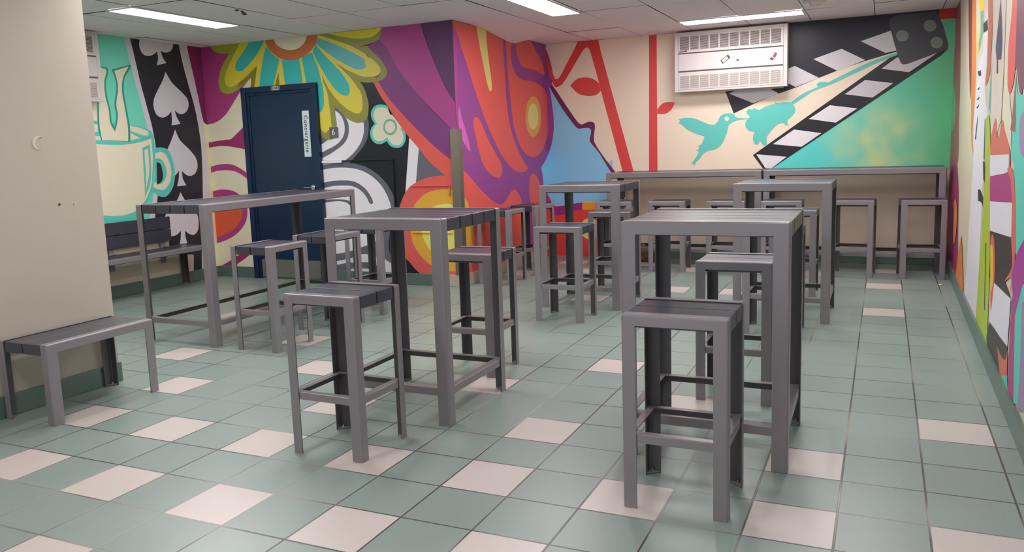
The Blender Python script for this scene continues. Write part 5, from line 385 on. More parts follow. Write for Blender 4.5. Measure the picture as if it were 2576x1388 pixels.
  ('aqua', '4.738,0.11 5.002,0.183 5.061,0.108 4.78,0.09'),
  ('purpr', '5.111,0.805 5.149,0.826 5.193,0.847 5.239,0.867 5.285,0.887 5.328,0.906 8.009,1.242 8.034,1.129 5.163,0.518 5.14,0.534 5.115,0.551 5.091,0.568 5.068,0.585 5.048,0.602 5.032,0.619 5.019,0.637 5.008,0.654 4.998,0.672 4.986,0.69 5.01,0.713 5.032,0.737 5.054,0.76 5.079,0.782'),
  ('magenta', '5.035,0.6 5.16,0.527 5.254,0.127 5.057,0.118 5.025,0.28 5.029,0.5'),
  ('aqua', '5.163,0.518 5.353,0.702 8.026,1.163 8.075,0.94 5.257,0.119'),
  ('lilac', '5.358,0.622 8.031,1.14 8.081,0.912 5.386,0.13 5.397,0.375'),
  ('orange2', '0.809,0.721 0.91,0.748 1.007,0.774 1.092,0.779 1.145,0.767 1.199,0.745 1.249,0.717 1.289,0.686 1.313,0.653 1.319,0.612 1.31,0.564 1.291,0.513 1.267,0.466 1.243,0.429 1.216,0.408 1.173,0.385 1.123,0.365 1.079,0.354 1.044,0.356 1.012,0.367 0.98,0.382 0.948,0.395'),
  ('orange2', '1.878,0.537 1.911,0.507 1.944,0.478 1.977,0.449 2.009,0.42 2.041,0.391 2.074,0.363 2.107,0.335 2.14,0.308 2.171,0.28 2.197,0.25 2.219,0.219 2.237,0.187 2.253,0.153 2.268,0.12 2.284,0.087 1.436,0.094 1.565,0.292'),
 ],
}
# ---------------------------------------------------------------- the room
H = 8.61
def add_mural(bm, mats, key, p0, p1, depth=0.0001):
    """paint the traced shapes of one wall as thin coats on top of it"""
    a = Vector((p0[0]*T, p0[1]*T, 0)); b = Vector((p1[0]*T, p1[1]*T, 0)); d = (b-a).normalized(); n = Vector((d.y, -d.x, 0))
    names = {}
    for k, (col, s) in enumerate(MURAL[key]):
        if col not in names: mats.append(paint(col)); names[col] = len(mats)-1
        pts = [tuple(map(float, q.split(','))) for q in s.split()]
        vs = [a + d*u + Vector((0, 0, min(max(v, 0.0), H*T))) + n*(depth*(k+1)) for u, v in pts]
        tris = tessellate_polygon([[Vector((u, v, 0)) for u, v in pts]])
        bv = [bm.verts.new(v) for v in vs]
        for t in tris:
            try: f = bm.faces.new([bv[i] for i in t])
            except ValueError: continue
            f.normal_update()
            if f.normal.dot(n) < 0: f.normal_flip()
            f.material_index = names[col]
def wall(name, boxes, base, murals=()):
    bm = bmesh.new(); mats = [base]
    for bx in boxes: box(bm, *bx)
    for key, p0, p1 in murals: add_mural(bm, mats, key, p0, p1)
    NORECALC.add(name)
    return tag(obj(name, bm, mats, smooth=False), kind='structure')
# floor, one mesh of 305 mm tiles
bm = bmesh.new(); X0, X1, Y0, Y1 = -11, 16, -16, 24
WHITE = {(0,-1),(2,-1),(4,-1),(6,-1),(8,-1),(-1,1),(1,1),(3,1),(5,1),(7,1),(9,1),(11,1),(13,1),(11,3),(7,3),(3,3),(-1,3),(13,5),(9,5),(5,5),(1,5),(-3,5),(7,7),(-1,7),
 (6,16),(12,18),(12,14),(4,14),(12,21),(8,16),(4,21),(8,20),(6,20),(10,20),(0,18),(3,-3),(5,-3),(7,-3),(1,21),(-5,9),(2,19)}
grid = {(i, j): bm.verts.new((i*T, j*T, 0)) for i in range(X0, X1+1) for j in range(Y0, Y1+1)}
for i in range(X0, X1):
    for j in range(Y0, Y1):
        f = bm.faces.new([grid[i, j], grid[i+1, j], grid[i+1, j+1], grid[i, j+1]]); f.material_index = 1 if (i, j) in WHITE else 0
floor = tag(obj('floor', bm, [tile_mat('green_floor_tile', (134,150,144)), tile_mat('pale_floor_tile', (200,189,184), 0.02)], smooth=False), kind='structure')

wall('wall_front_left', [(-11.2, -2.0, -16, 3.37, 0, H)], M_BEIGE)
wall('wall_left', [(-11.25, -10.85, 3.37, 15.3, 0, H)], paint('teal'), [('L', (-10.85, 3.0), (-10.85, 15.3))])
wall('wall_center', [(-11.25, -0.2, 15.3, 23.6, 0, H)], paint('cream'), [('D', (-10.85, 15.3), (-0.2, 15.3)), ('F', (-0.2, 15.3), (-0.2, 23.2))])
wall('wall_back', [(-0.2, 14.9, 23.2, 23.6, 0, H)], paint('beige'), [('B', (-0.2, 23.2), (14.45, 23.2))])
# right wall, very slightly out of square
bm = bmesh.new(); mats = [paint('creamg')]
pl = [(14.3-0.15/21.2*18, -16), (14.45, 23.2), (14.9, 23.2), (14.9, -16)]
lo = [bm.verts.new((x*T, y*T, 0)) for x, y in pl]; hi = [bm.verts.new((x*T, y*T, H*T)) for x, y in pl]
for i in range(4): bm.faces.new([lo[i], lo[(i+1) % 4], hi[(i+1) % 4], hi[i]])
add_mural(bm, mats, 'R', (14.45, 23.2), (14.2505, -5.0))
NORECALC.add('wall_right'); tag(obj('wall_right', bm, mats, smooth=False), kind='structure')

def baseboard(name, bx, m):
    bm = bmesh.new()
    for b in bx: box(bm, *b, bevel=0.015)
    tag(obj(name, bm, m), kind='structure')
baseboard('baseboard_front_left', [(-2.0, -1.94, -16, 3.40, 0, 0.4)], M_BASE)
baseboard('baseboard_left', [(-10.85, -10.79, 3.4, 15.3, 0, 0.4)], M_BASE)
baseboard('baseboard_door_side', [(-10.79, -8.98, 15.24, 15.3, 0, 0.4), (-5.6, -0.75, 15.24, 15.3, 0, 0.4)], M_BASE)
baseboard('baseboard_center', [(-0.75, -0.14, 15.24, 15.3, 0, 0.4), (-0.2, -0.14, 15.3, 22.6, 0, 0.4)], M_BASE2)
baseboard('baseboard_back', [(2.75, 14.4, 23.14, 23.2, 0, 0.4)], M_BASE)
bm = bmesh.new()
q = [(14.3-0.15/21.2*18, -16), (14.45, 23.1)]
vs = []
for z in (0, 0.4):
    for dx in (-0.06, 0): vs += [bm.verts.new(((q[0][0]+dx)*T, q[0][1]*T, z*T)), bm.verts.new(((q[1][0]+dx)*T, q[1][1]*T, z*T))]
for f in ((0,1,5,4),(4,5,7,6),(0,4,6,2),(1,3,7,5)): bm.faces.new([vs[i] for i in f])
tag(obj('baseboard_right', bm, M_BASE, smooth=False), kind='structure')

# ceiling: panels in a grid with narrow shadow gaps; one panel by the corner wall sags
XL = [-11.2, -10.3, -7.93, -5.97, -4.03, -2.1, -0.2, 1.77, 3.8, 5.85, 7.9, 9.95, 12.0, 14.05, 15.0]
YL = [-16, -12.2, -8.1, -4.05, 0.02, 4.1, 8.17, 12.2, 16.35, 20.4, 23.7]
bm = bmesh.new(); rnd = random.Random(4)
box(bm, -11.3, 15, -16.3, 23.7, H+0.05, H+0.1, mi=1)
for i in range(len(XL)-1):
    for j in range(len(YL)-1):
        x0, x1, y0, y1 = XL[i]+.012, XL[i+1]-.012, YL[j]+.012, YL[j+1]-.012
        sag = (i == 6 and j == 8)
        nx, ny = (6, 16) if sag else (1, 1)
        t = [rnd.uniform(-.004, .014) for _ in range(4)]
        V = {}
        for a in range(nx+1):
            for b in range(ny+1):
                u, v = a/nx, b/ny
                z = H + (t[0]*(1-u)*(1-v)+t[1]*u*(1-v)+t[2]*(1-u)*v+t[3]*u*v)
                if sag: z -= 0.27*(1-u)**1.5*(max(0, math.sin(math.pi*min(1, v**1.9*1.02)*0.60)))*(1.0 if v < .93 else 1-(v-.93)/.07*.25)
                V[a, b] = bm.verts.new(((x0+(x1-x0)*u)*T, (y0+(y1-y0)*v)*T, z*T))
        for a in range(nx):
            for b in range(ny): bm.faces.new([V[a, b], V[a, b+1], V[a+1, b+1], V[a+1, b]])
for pts in ([(-4.29,10.2),(-4.10,10.05),(-4.14,9.95),(-4.33,10.12)], [(-4.62,10.75),(-4.2,10.2),(-4.16,10.25),(-4.5,10.8)]):      # a chip in one panel
    bm.faces.new([bm.verts.new((x*T, y*T, (H-.012)*T)) for x, y in pts]).material_index = 1
NORECALC.add('ceiling')
tag(obj('ceiling', bm, [M_CEIL, M_GAP], smooth=False), kind='structure')

# ---------------------------------------------------------------- ceiling fixtures
def make_light():
    r = empty('ceiling_light', (0, 0, H))
    bm = bmesh.new(); t = .05
    for b in ((-.49,.49,-2.02,-2.02+t),(-.49,.49,2.02-t,2.02),(-.49,-.49+t,-2.02+t,2.02-t),(.49-t,.49,-2.02+t,2.02-t)): box(bm, *b, -.035, .0)
    obj('frame', bm, M_WTRIM, r)
    bm = bmesh.new(); box(bm, -.44, .44, -1.97, 1.97, -.02, -.005); obj('diffuser', bm, M_EMIS, r)
    return r
lt = make_light()
LIGHTS = [(-6.46, 10.08, 0, 'lit fluorescent ceiling panel above the door side, leftmost of the three in view'),
 (3.26, 14.4, 0, 'lit fluorescent ceiling panel cut off by the top edge, middle of the picture'),
 (7.9, 20.7, 1, 'lit fluorescent ceiling panel just in front of the white air conditioning unit'),
 (3.26, 4.4, 0, 'added unseen fluorescent ceiling panel above the centre of the seating area'), (3.26, -4.1, 0, 'added unseen fluorescent ceiling panel above the open floor in front'),  # this row and below: panels added out of view to brighten the room
 (12.0, 15.2, 0, 'added unseen fluorescent ceiling panel above the aisle along the right wall'), (7.6, 13.2, 0, 'added unseen fluorescent ceiling panel between the two back tables'),
 (11.0, 6.8, 0, 'added unseen fluorescent ceiling panel above the nearest right table'), (11.0, -3.0, 0, 'added unseen fluorescent ceiling panel above the photographer'),
 (-1.1, 5.9, 0, 'added unseen fluorescent ceiling panel above the near end of the long table'), (-3.7, 5.5, 0, 'added unseen fluorescent ceiling panel beside the beige wall corner'),
 (-3.4, 10.08, 0, None)]
for k, (x, y, r, lab) in enumerate(LIGHTS):
    if not lab: continue
    l = lt if k == 0 else copy_tree(lt)
    l.location = Vector((x, y, H))*T; l.rotation_euler.z = r*math.pi/2
    tag(l, lab, 'ceiling light', 'fluorescent ceiling panels')
sm = empty('smoke_detector', (10.4, 18.45, H), label='small round white detector on the ceiling beside the right light panel', cat='smoke detector')
bm = bmesh.new(); cyl(bm, (0, 0, -.04), .33, .08, 28); obj('base', bm, M_WHITE, sm)
bm = bmesh.new(); cyl(bm, (0, 0, -.12), .17, .1, 24, r2=.24); obj('sensor_head', bm, M_WHITE, sm)

# ---------------------------------------------------------------- furniture
def shell(bm, quads, centre, bev_edges, r, th):
    """open sheet-metal shell: welded outer quads, rounded along some edges, thickened inwards"""
    V = {}
    def v(p):
        k = tuple(round(c, 5) for c in p)
        if k not in V: V[k] = bm.verts.new(Vector(p)*T)
        return V[k]
    fs = [bm.faces.new([v(p) for p in q]) for q in quads]
    cc = Vector(centre)*T
    for f in fs:
        f.normal_update()
        if f.normal.dot(f.calc_center_median()-cc) < 0: f.normal_flip()
    es = []
    for a, b in bev_edges:
        e = bm.edges.get((v(a), v(b)))
        if e: es.append(e)
    if es: bmesh.ops.bevel(bm, geom=es, offset=r*T, segments=4, affect='EDGES', profile=0.5)
    outer = set(bm.faces)
    r = bmesh.ops.solidify(bm, geom=list(bm.faces), thickness=th*T)
    for f in bm.faces: f.normal_update()
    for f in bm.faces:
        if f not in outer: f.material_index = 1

def leg_mesh(W, D, Hh, lw, fd, sx, sy, r=.03, th=.014):
    bm = bmesh.new(); xo, yo = sx*W/2, sy*D/2; xi, yi = xo-sx*lw, yo-sy*fd
    quads = [[(xi,yo,0),(xo,yo,0),(xo,yo,Hh),(xi,yo,Hh)], [(xo,yo,0),(xo,yi,0),(xo,yi,Hh),(xo,yo,Hh)], [(xi,yo,Hh),(xo,yo,Hh),(xo,yi,Hh),(xi,yi,Hh)]]
    shell(bm, quads, (xi-sx*.3, yi-sy*.3, Hh/2), [((xo,yo,0),(xo,yo,Hh)), ((xi,yo,Hh),(xo,yo,Hh)), ((xo,yo,Hh),(xo,yi,Hh))], r, th)
    return bm
def lrail(p0, p1, axis, out, zt, h, wd, r=.015, th=.012):
    """angle rail: outer face hangs down from a flat top flange. axis 'x': runs along x at y=out side"""
    bm = bmesh.new(); pos, sgn = out; inn = pos-sgn*wd
    P = (lambda a, b, z: (a, b, z)) if axis == 'x' else (lambda a, b, z: (b, a, z))
    quads = [[P(p0,pos,zt-h), P(p1,pos,zt-h), P(p1,pos,zt), P(p0,pos,zt)], [P(p0,pos,zt), P(p1,pos,zt), P(p1,inn,zt), P(p0,inn,zt)]]
    shell(bm, quads, P((p0+p1)/2, pos-sgn*(wd+.3), zt-h*2), [(P(p0,pos,zt), P(p1,pos,zt))], r, th)
    return bm
def make_frame_furniture(name, W, D, Hh, nslat, lw, ah, fd, foot=None, feet=True, th_s=.19, seam=True):
    root = empty(name, (0, 0, 0))
    for sy in (-1, 1):
        for sx in (-1, 1):
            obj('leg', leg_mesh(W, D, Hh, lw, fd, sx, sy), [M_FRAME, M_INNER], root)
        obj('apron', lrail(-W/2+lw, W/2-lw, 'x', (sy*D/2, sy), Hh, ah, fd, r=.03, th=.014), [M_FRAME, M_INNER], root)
    bm = bmesh.new(); y0 = -D/2+fd+.008; y1 = D/2-fd-.008; sw = (y1-y0)/nslat
    for k in range(nslat): box(bm, -W/2+.006, W/2-.006, y0+sw*k+.017, y0+sw*(k+1)-.017, Hh-.014-th_s, Hh-.012, bevel=.012)
    obj('seat' if Hh < 3 else 'tabletop', bm, M_SLAT, root)
    if foot:
        zt, h, wd = foot
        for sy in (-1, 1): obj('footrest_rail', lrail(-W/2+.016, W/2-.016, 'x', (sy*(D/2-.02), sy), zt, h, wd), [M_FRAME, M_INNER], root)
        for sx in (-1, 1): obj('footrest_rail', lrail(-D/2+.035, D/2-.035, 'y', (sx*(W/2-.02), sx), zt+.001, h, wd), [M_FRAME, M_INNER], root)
    if feet:
        for sx in (-1, 1):
            for sy in (-1, 1):
                xo, yo = sx*(W/2-.016), sy*(D/2-.016); bm = bmesh.new()
                a = [(xo,yo),(xo-sx*(lw-.03),yo),(xo,yo-sy*(fd-.03))]
                lo = [bm.verts.new((x*T, y*T, .012*T)) for x, y in a]; hi = [bm.verts.new((x*T, y*T, .03*T)) for x, y in a]
                bm.faces.new(lo); bm.faces.new(hi)
                for i in range(3): bm.faces.new([lo[i], lo[(i+1)%3], hi[(i+1)%3], hi[i]])
                bk = obj('foot_bracket', bm, M_FRAME, root, smooth=False)
                bm = bmesh.new(); cyl(bm, (xo-sx*.05, yo-sy*.05, .045), .022, .03, 6); cyl(bm, (xo-sx*.05, yo-sy*.05, .067), .012, .018, 10)
                obj('bolt', bm, M_STEEL, bk)
    return root
HALF = math.pi/2
proto = make_frame_furniture('bar_stool', 1.294, 1.218, 2.488, 2, .175, .142, .16, foot=(.97, .112, .11))
STOOLS = [
 (4.884, 1.925, -.02, 'nearest bar stool left of the aisle, in front of the centre table'),
 (10.167, 1.859, 0, 'bar stool nearest the camera, front right with one leg on a pale tile'),
 (10.113, 6.441, 0, 'bar stool right behind the nearest right table, its pale seat showing below the tabletop'),
 (4.818, 6.542, 0, 'bar stool directly behind the centre table, partly hidden by its right legs'),
 (4.821, 11.711, 0, 'bar stool just in front of the middle back table, below the blue painted face'),
 (4.78, 16.046, .06, 'bar stool behind the middle back table, seen between its legs'),
 (10.105, 11.684, 0, 'bar stool in front of the right back table, mostly hidden by nearer furniture'),
 (10.069, 16.771, 0, 'bar stool behind the right back table, seen between the legs of that table'),
 (-.84, 6.854, HALF-.02, 'bar stool at the near end of the long bar table, leftmost of all the stools'),
 (-.84, 9.061, HALF, 'middle bar stool of the three beside the long bar table'),
 (-.84, 11.27, HALF, 'farthest bar stool beside the long bar table, seen under the centre table'),
 (.68, 16.562, HALF, 'bar stool turned sideways by the coral wall, just right of the centre table'),
 (.90, 18.60, HALF-.15, 'bar stool turned sideways along the coral wall, left of the middle back table'),
 (3.581, 20.35, .06, 'bar stool at the left end of the left wall counter'),
 (5.51, 20.389, .03, 'bar stool at the middle of the left wall counter'),
 (7.55, 20.40, .0, 'bar stool at the right end of the left wall counter'),
 (9.35, 20.40, .02, 'bar stool at the left end of the right wall counter'),
 (11.554, 20.55, -.06, 'bar stool at the middle of the right wall counter'),
 (13.55, 20.60, .07, 'bar stool in the far right corner against the painted right wall')]
for k, (x, y, rz, lab) in enumerate(STOOLS):
    s = proto if k == 0 else copy_tree(proto)
    s.location = (x*T, y*T, 0); s.rotation_euler.z = rz; tag(s, lab, 'bar stool', 'grey slatted bar stools')
tp = make_frame_furniture('bar_table', 2.314, 2.205, 3.457, 4, .215, .19, .19, foot=(.635, .13, .13), th_s=.21)
for k, (x, y, rz, lab) in enumerate([
 (4.833, 4.238, 0, 'square high bar table in the centre of the room, its dark slat ends facing right'),
 (10.147, 4.093, .01, 'square high bar table nearest the camera on the right, with a bright reflecting top'),
 (4.767, 13.999, 0, 'square high bar table in the middle back, in front of the blue painted face'),
 (10.138, 13.766, 0, 'square high bar table at the right back, in front of the wall counters')]):
    s = tp if k == 0 else copy_tree(tp)
    s.location = (x*T, y*T, 0); s.rotation_euler.z = rz; tag(s, lab, 'bar table', 'square high bar tables')
lt_ = make_frame_furniture('long_bar_table', 6.0, 2.27, 3.457, 4, .215, .19, .19, foot=(.635, .13, .13), th_s=.21)
lt_.location = (-3.225*T, 9.17*T, 0); lt_.rotation_euler.z = HALF
tag(lt_, 'long grey high bar table on the left in front of the navy door', 'bar table')
cp = make_frame_furniture('wall_counter', 5.66, 1.6, 3.457, 3, .215, .19, .17, foot=(.635, .13, .13), th_s=.21)
cp.location = (5.70*T, 22.1*T, 0); tag(cp, 'long grey counter table against the back wall below the red stems', 'counter table', 'wall counters')
c2 = copy_tree(cp); c2.location = (11.42*T, 22.1*T, 0); tag(c2, 'long grey counter table against the back wall in the right corner, below the green mural', 'counter table', 'wall counters')
be = make_frame_furniture('bench', 2.26, 1.3, 1.45, 2, .2, .16, .16)
be.location = (-1.25*T, 1.99*T, 0); be.rotation_euler.z = HALF
tag(be, 'low grey slatted bench without a back against the beige wall at the left edge', 'bench')
bb = make_frame_furniture('backrest_bench', 5.4, 1.2, 1.45, 2, .2, .16, .16)
bb.location = (-10.2*T, 10.9*T, 0); bb.rotation_euler.z = HALF
tag(bb, 'low grey bench with a dark two-board backrest below the painted cup', 'bench')
bm = bmesh.new()
for z0, z1 in ((1.66, 2.08), (2.10, 2.52)): box(bm, -2.5, 2.05, .44, .52, z0, z1, bevel=.015)
obj('backrest', bm, M_SLAT, bb)
for x in (-2.2, -.4, 1.72):
    bm = bmesh.new(); box(bm, x-.09, x+.09, .53, .58, .9, 2.4, bevel=.01); obj('backrest_post', bm, M_FRAME, bb)
    # bracket foot on the seat
for x in (-2.2, -.4, 1.72):
    bm = bmesh.new(); box(bm, x-.09, x+.09, .40, .58, 1.452, 1.475); cyl(bm, (x, .47, 1.49), .03, .03, 6); obj('post_bracket', bm, M_STEEL, bb)

# ---------------------------------------------------------------- air conditioning units
def make_ac():
    r = empty('air_conditioner', (0, 0, 0))
    W_, Hh, D_ = 4.02, 2.17, .5
    bm = bmesh.new(); box(bm, -W_/2, W_/2, -D_+.03, 0, 0, Hh, bevel=.02)
    for b in ((-W_/2, -W_/2+.13, -D_, -D_+.03, 0, Hh), (W_/2-.13, W_/2, -D_, -D_+.03, 0, Hh), (-W_/2+.13, W_/2-.13, -D_, -D_+.03, 0, .07), (-W_/2+.13, W_/2-.13, -D_, -D_+.03, Hh-.1, Hh)): box(bm, *b, bevel=.01)
    for zz in (.742, 1.407): box(bm, -W_/2+.14, W_/2-.14, -D_+.0, -D_+.03, zz-.03, zz+.03, mi=1)
    obj('casing', bm, [M_WHITE, M_DARKHOLE], r)
    bm = bmesh.new(); box(bm, -W_/2+.14, W_/2-.14, -D_-.01, -D_+.028, .768, 1.385, bevel=.012); obj('front_panel', bm, M_WHITE, r)
    for zb, zt, gz0, gz1, dark in ((1.428, Hh-.11, 1.52, 2.02, True), (.08, .718, .12, .58, False)):
        bm = bmesh.new(); x0, x1 = -W_/2+.14, W_/2-.14; gx0, gx1 = -W_/2+.2, W_/2-.22; ya, yb = -D_-.008, -D_+.028
        for b in ((x0, x1, ya, yb, zb, gz0), (x0, x1, ya, yb, gz1, zt), (x0, gx0, ya, yb, gz0, gz1), (gx1, x1, ya, yb, gz0, gz1)): box(bm, *b)
        n = 10; cw = (gx1-gx0)/n
        for k in range(1, n): box(bm, gx0+cw*k-.022, gx0+cw*k+.022, ya, yb, gz0, gz1)
        nl = 13
        for k in range(nl):
            z = gz0+(gz1-gz0)*(k+.5)/nl; t = .0075 if dark else .0115
            box(bm, gx0, gx1, ya+.012, yb-.004, z-t, z+t, mi=1)
        box(bm, gx0, gx1, yb-.004, yb-.001, gz0, gz1, mi=2)
        obj('grille', bm, [M_WHITE, M_LOUVRE, M_DARKHOLE], r, smooth=False)
    bm = bmesh.new(); box(bm, -W_/2+.17, -W_/2+.45, -D_-.02, -D_-.008, 1.455, 1.49); box(bm, -W_/2+.40, -W_/2+.46, -D_-.02, -D_-.008, 1.47, 1.51)
    obj('nameplate', bm, M_DARKHOLE, r)
    return r
ac = make_ac(); ac.location = Vector((7.19, 23.2, 6.37))*T
tag(ac, 'white wall air conditioning unit with three stickers on its front, on the back wall', 'air conditioner', 'wall air conditioning units')
a2 = copy_tree(ac); a2.location = Vector((-10.85, 8.48, 6.42))*T; a2.rotation_euler.z = HALF
tag(a2, 'white wall air conditioning unit at the left, mostly hidden behind the beige wall', 'air conditioner', 'wall air conditioning units')
def sticker(name, x, z, rz, shapes, lab):
    r = empty(name, (x, 23.2-.5-.0105, z), label=lab, cat='sticker'); r.rotation_euler = (0, rz, 0)
    mats = []; bm = bmesh.new()
    for k, (rgb, pts) in enumerate(shapes):
        mats.append(mat('sticker_%d_%d_%d' % rgb, rgb, rough=.4))
        vs = [bm.verts.new((a*T, -(.002+.002*k)*T, b*T)) for a, b in pts]; f = bm.faces.new(vs); f.material_index = k
        e = bmesh.ops.extrude_face_region(bm, geom=[f]); bmesh.ops.translate(bm, vec=(0, -.002*T, 0), verts=[v for v in e['geom'] if isinstance(v, bmesh.types.BMVert)])
    return obj('print', bm, mats, r, smooth=False)
R4 = lambda x0, x1, z0, z1: [(x0, z0), (x1, z0), (x1, z1), (x0, z1)]
sticker('sticker', 7.05, 7.46, -.62, [((70,48,56), R4(-.17,.17,-.075,.075)), ((228,222,226), R4(-.13,.10,-.05,.05)), ((150,140,146), R4(-.09,.05,-.01,.01))], 'white and dark maroon rectangular sticker tilted on the air conditioning unit')
sticker('sticker', 7.48, 7.40, .4, [((86,70,120), [(-.06,-.05),(-.01,-.02),(.05,-.06),(.04,0),(.07,.05),(0,.03),(-.05,.06),(-.03,0)])], 'tiny purple sticker in the middle of the air conditioning unit')
sticker('sticker', 8.74, 7.44, -.95, [((156,50,60), [(-.13,-.05),(.02,-.07),(.14,-.05),(.14,.05),(.02,.03),(-.13,.04)]), ((60,66,84), R4(-.15,-.07,-.05,.06)), ((226,214,216), R4(-.06,-.03,-.05,.03))], 'red and dark blue sticker near the right end of the air conditioning unit')

# ---------------------------------------------------------------- navy door
dr = empty('door_1', (-7.29, 15.3, 0), kind='structure')
bm = bmesh.new(); hw = 1.68
for b in ((-hw, -hw+.2, -.17, 0, 0, 7.0), (hw-.2, hw, -.17, 0, 0, 7.0), (-hw+.2, hw-.2, -.17, 0, 6.8, 7.0)): box(bm, *b, bevel=.012)
for b in ((-hw+.2, -hw+.29, -.1, 0, 0, 6.8), (hw-.29, hw-.2, -.1, 0, 0, 6.8), (-hw+.29, hw-.29, -.1, 0, 6.7, 6.8)): box(bm, *b, bevel=.01)
obj('door_frame', bm, M_NAVY, dr)
bm = bmesh.new(); box(bm, -hw+.295, hw-.295, -.06, 0, .03, 6.695, bevel=.008); obj('door_leaf', bm, M_NAVY, dr)
bm = bmesh.new(); box(bm, -hw+.33, hw-.33, -.075, -.06, .06, .72, bevel=.004); obj('kickplate', bm, M_KICK, dr)
bm = bmesh.new(); cyl(bm, (1.27, -.09, 3.37), .09, .06, 20, 'y'); cyl(bm, (1.27, -.17, 3.37), .03, .12, 12, 'y'); box(bm, .95, 1.3, -.25, -.2, 3.345, 3.395, bevel=.015)
obj('door_handle', bm, M_STEEL, dr)
bm = bmesh.new(); box(bm, .97, 1.27, -.085, -.06, 4.45, 6.06, bevel=.008); sg = obj('door_sign', bm, M_SIGN, dr); tag(sg, 'pale vertical strip sign with dark lettering')
text('lettering', 'Conciergerie', .22, M_TXTK, (1.12, -.089, 5.25), (math.pi/2, HALF, 0), sg, bold=0, sp=1.12)
bm = bmesh.new(); box(bm, -.25, .18, -.195, -.17, 6.82, 6.98, bevel=.006); pl_ = obj('number_plate', bm, M_SIGNG, dr)
bm = bmesh.new(); box(bm, -.14, .10, -.2, -.194, 6.835, 6.965); obj('plate_face', bm, M_SIGN, pl_)
text('lettering', '038', .13, M_TXTK, (-.02, -.204, 6.9), (math.pi/2, 0, 0), pl_, bold=.003)
ns = empty('number_sign', (-5.03, 15.27, 5.26), label='small grey square sign with a white 6 beside the navy door', cat='sign')
bm = bmesh.new(); box(bm, -.17, .17, -.03, .0, -.18, .18, bevel=.006); obj('plate', bm, M_SIGNG, ns)
text('numeral', '6', .27, M_TXTW, (0, -.034, 0), (math.pi/2, 0, 0), ns, bold=.0)

# corner guard, access panels, small things
g = empty('corner_guard', (-.2, 15.3, 0), label='tall metal corner guard on the edge of the mural wall', cat='corner guard')
bm = bmesh.new(); box(bm, -.22, .02, -.075, -.062, .4, 5.2); obj('flange', bm, M_ALU, g)
bm = bmesh.new(); box(bm, .062, .075, -.062, .2, .4, 5.2); obj('flange', bm, M_ALU, g)
bm = bmesh.new(); box(bm, .02, .075, -.075, -.062, .4, 5.2, bevel=.004); obj('nose', bm, M_ALU, g)
def panel(name, x0, x1, z0, z1, mrim, lab, split=None):
    r = empty(name, ((x0+x1)/2, 15.3, z0), label=lab, cat='access panel'); w2 = (x1-x0)/2; h = z1-z0; t = .05; y0, y1 = -.075, -.03
    if split is not None:
        s = split-(x0+x1)/2
        bm = bmesh.new(); box(bm, -w2, s, y0-.03, y1, h-t*1.6, h, bevel=.006); obj('top_rim', bm, paint('white'), r)
        bm = bmesh.new(); box(bm, s, w2, y0, y1, h-t*.6, h, bevel=.006); obj('top_rim', bm, mrim, r)
    else:
        bm = bmesh.new(); box(bm, -w2, w2, y0, y1, h-t*.5, h, bevel=.006); obj('top_rim', bm, mrim, r)
        bm = bmesh.new(); box(bm, -w2, w2, y0, y1, 0, t*.5, bevel=.006); obj('bottom_rim', bm, paint('gold'), r)
    bm = bmesh.new(); box(bm, w2-t*.7, w2, y0, y1, 0 if split is not None else h-.35, h-t*.6, bevel=.006); obj('side_rim', bm, mrim, r)
    return r
panel('access_panel', -5.58, -2.66, 1.6, 4.29, paint('black'), 'black rimmed access panel outline in the wall right of the navy door', -4.75)
panel('access_panel', -2.02, -.52, 1.78, 3.37, paint('coral2'), 'coral painted access panel outline over the concentric circles')
# paper sign at the left end of the wall counter
ps = empty('paper_sign', (2.95, 23.185, 2.2), label='white strip sign with black letters behind the left end of the wall counter', cat='sign')
bm = bmesh.new(); box(bm, -.15, .15, -.02, 0, -1.1, 1.0); obj('strip', bm, M_SIGN, ps)
text('lettering', 'CE', .22, M_TXTK, (-.0, -.024, .35), (math.pi/2, HALF, 0), ps, bold=.006)
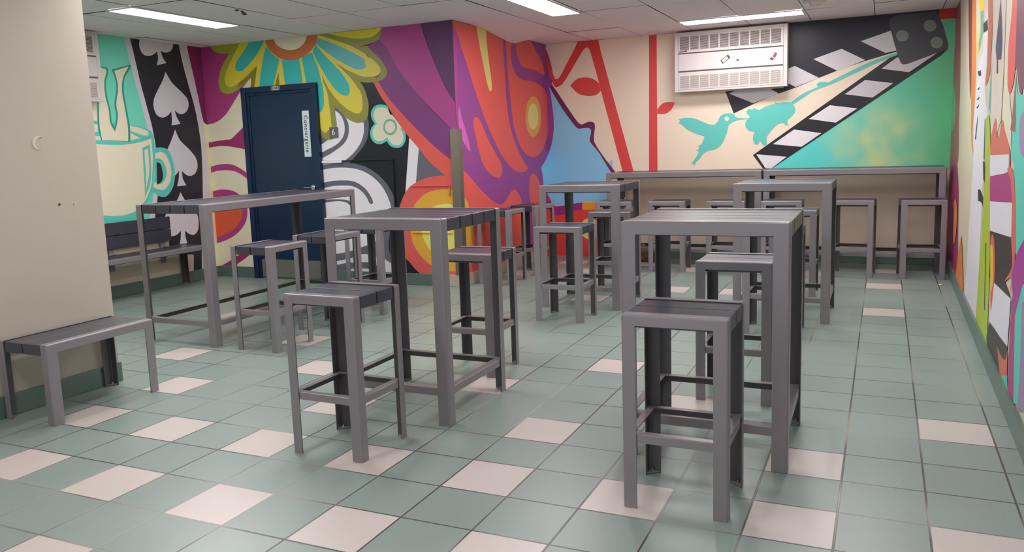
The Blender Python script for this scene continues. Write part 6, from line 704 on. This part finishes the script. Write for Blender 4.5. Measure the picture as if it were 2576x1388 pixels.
# brown paper bag crumpled on the floor under the counter
bm = bmesh.new(); bmesh.ops.create_icosphere(bm, subdivisions=3, radius=.34*T)
rnd = random.Random(7)
for v in bm.verts:
    n = v.co.normalized(); k = 1+.16*math.sin(n.x*7+n.z*5)+.12*math.sin(n.y*11+n.x*4)+rnd.uniform(-.05, .05)
    v.co *= k; v.co.x *= 1.25
zmin = min(v.co.z for v in bm.verts)
for v in bm.verts:
    v.co.z = max(v.co.z, zmin*.72)
zmin = min(v.co.z for v in bm.verts)
o = obj('paper_bag', bm, mat('brown_paper', (142,112,92), rough=.8, noise=.2, nscale=20), smooth=False); o.location = (4.15*T, 22.3*T, -zmin+.001)
tag(o, 'crumpled brown paper bag on the floor under the left wall counter', 'paper bag')
bm = bmesh.new(); bmesh.ops.create_icosphere(bm, subdivisions=2, radius=.045*T)
for v in bm.verts: v.co.z *= .5; v.co.x *= 1.3
o = obj('crumb', bm, mat('yellow_crumb', (232,206,150), rough=.8)); o.location = (14.05*T, 19.0*T, .022*T)
tag(o, 'small pale yellow crumb on the floor by the far right corner', 'crumb')
# pale adhesive crescent on the beige wall and two screws left in it
bm = bmesh.new(); N = 14; ring = []
for k in range(N+1):
    a = .9+k/N*4.0; ro, ri = .13, .13-.055*math.sin(math.pi*k/N)-.004
    ring.append([bm.verts.new((dx*T, math.cos(a)*r_*T, math.sin(a)*r_*T)) for dx, r_ in ((0, ro), (.015, ro*.97), (.015, ri*1.03), (0, ri))])
for k in range(N):
    for i in range(3): bm.faces.new([ring[k][i], ring[k+1][i], ring[k+1][i+1], ring[k][i+1]])
o = obj('adhesive_mark', bm, mat('old_adhesive', (206,198,190), rough=.7)); ADH = o
tag(o, 'pale crescent of old adhesive stuck on the beige wall at the left', 'adhesive mark')
SCR = []
for lab in ('dark screw left in the beige wall above the bench, left one of two', 'pale screw left in the beige wall above the bench, right one of two'):
    bm = bmesh.new(); cyl(bm, (.008, 0, 0), .022, .016, 12, 'x'); o = obj('wall_screw', bm, mat('screw_dark', (84,66,58), rough=.6) if not SCR else mat('screw_pale', (196,182,170), rough=.6)); tag(o, lab, 'screw'); SCR.append(o)
ADH.location = (-2.0*T, ADH_POS[0]*T, ADH_POS[1]*T)
for o, (y, z) in zip(SCR, SCR_POS): o.location = (-2.0*T, y*T, z*T)
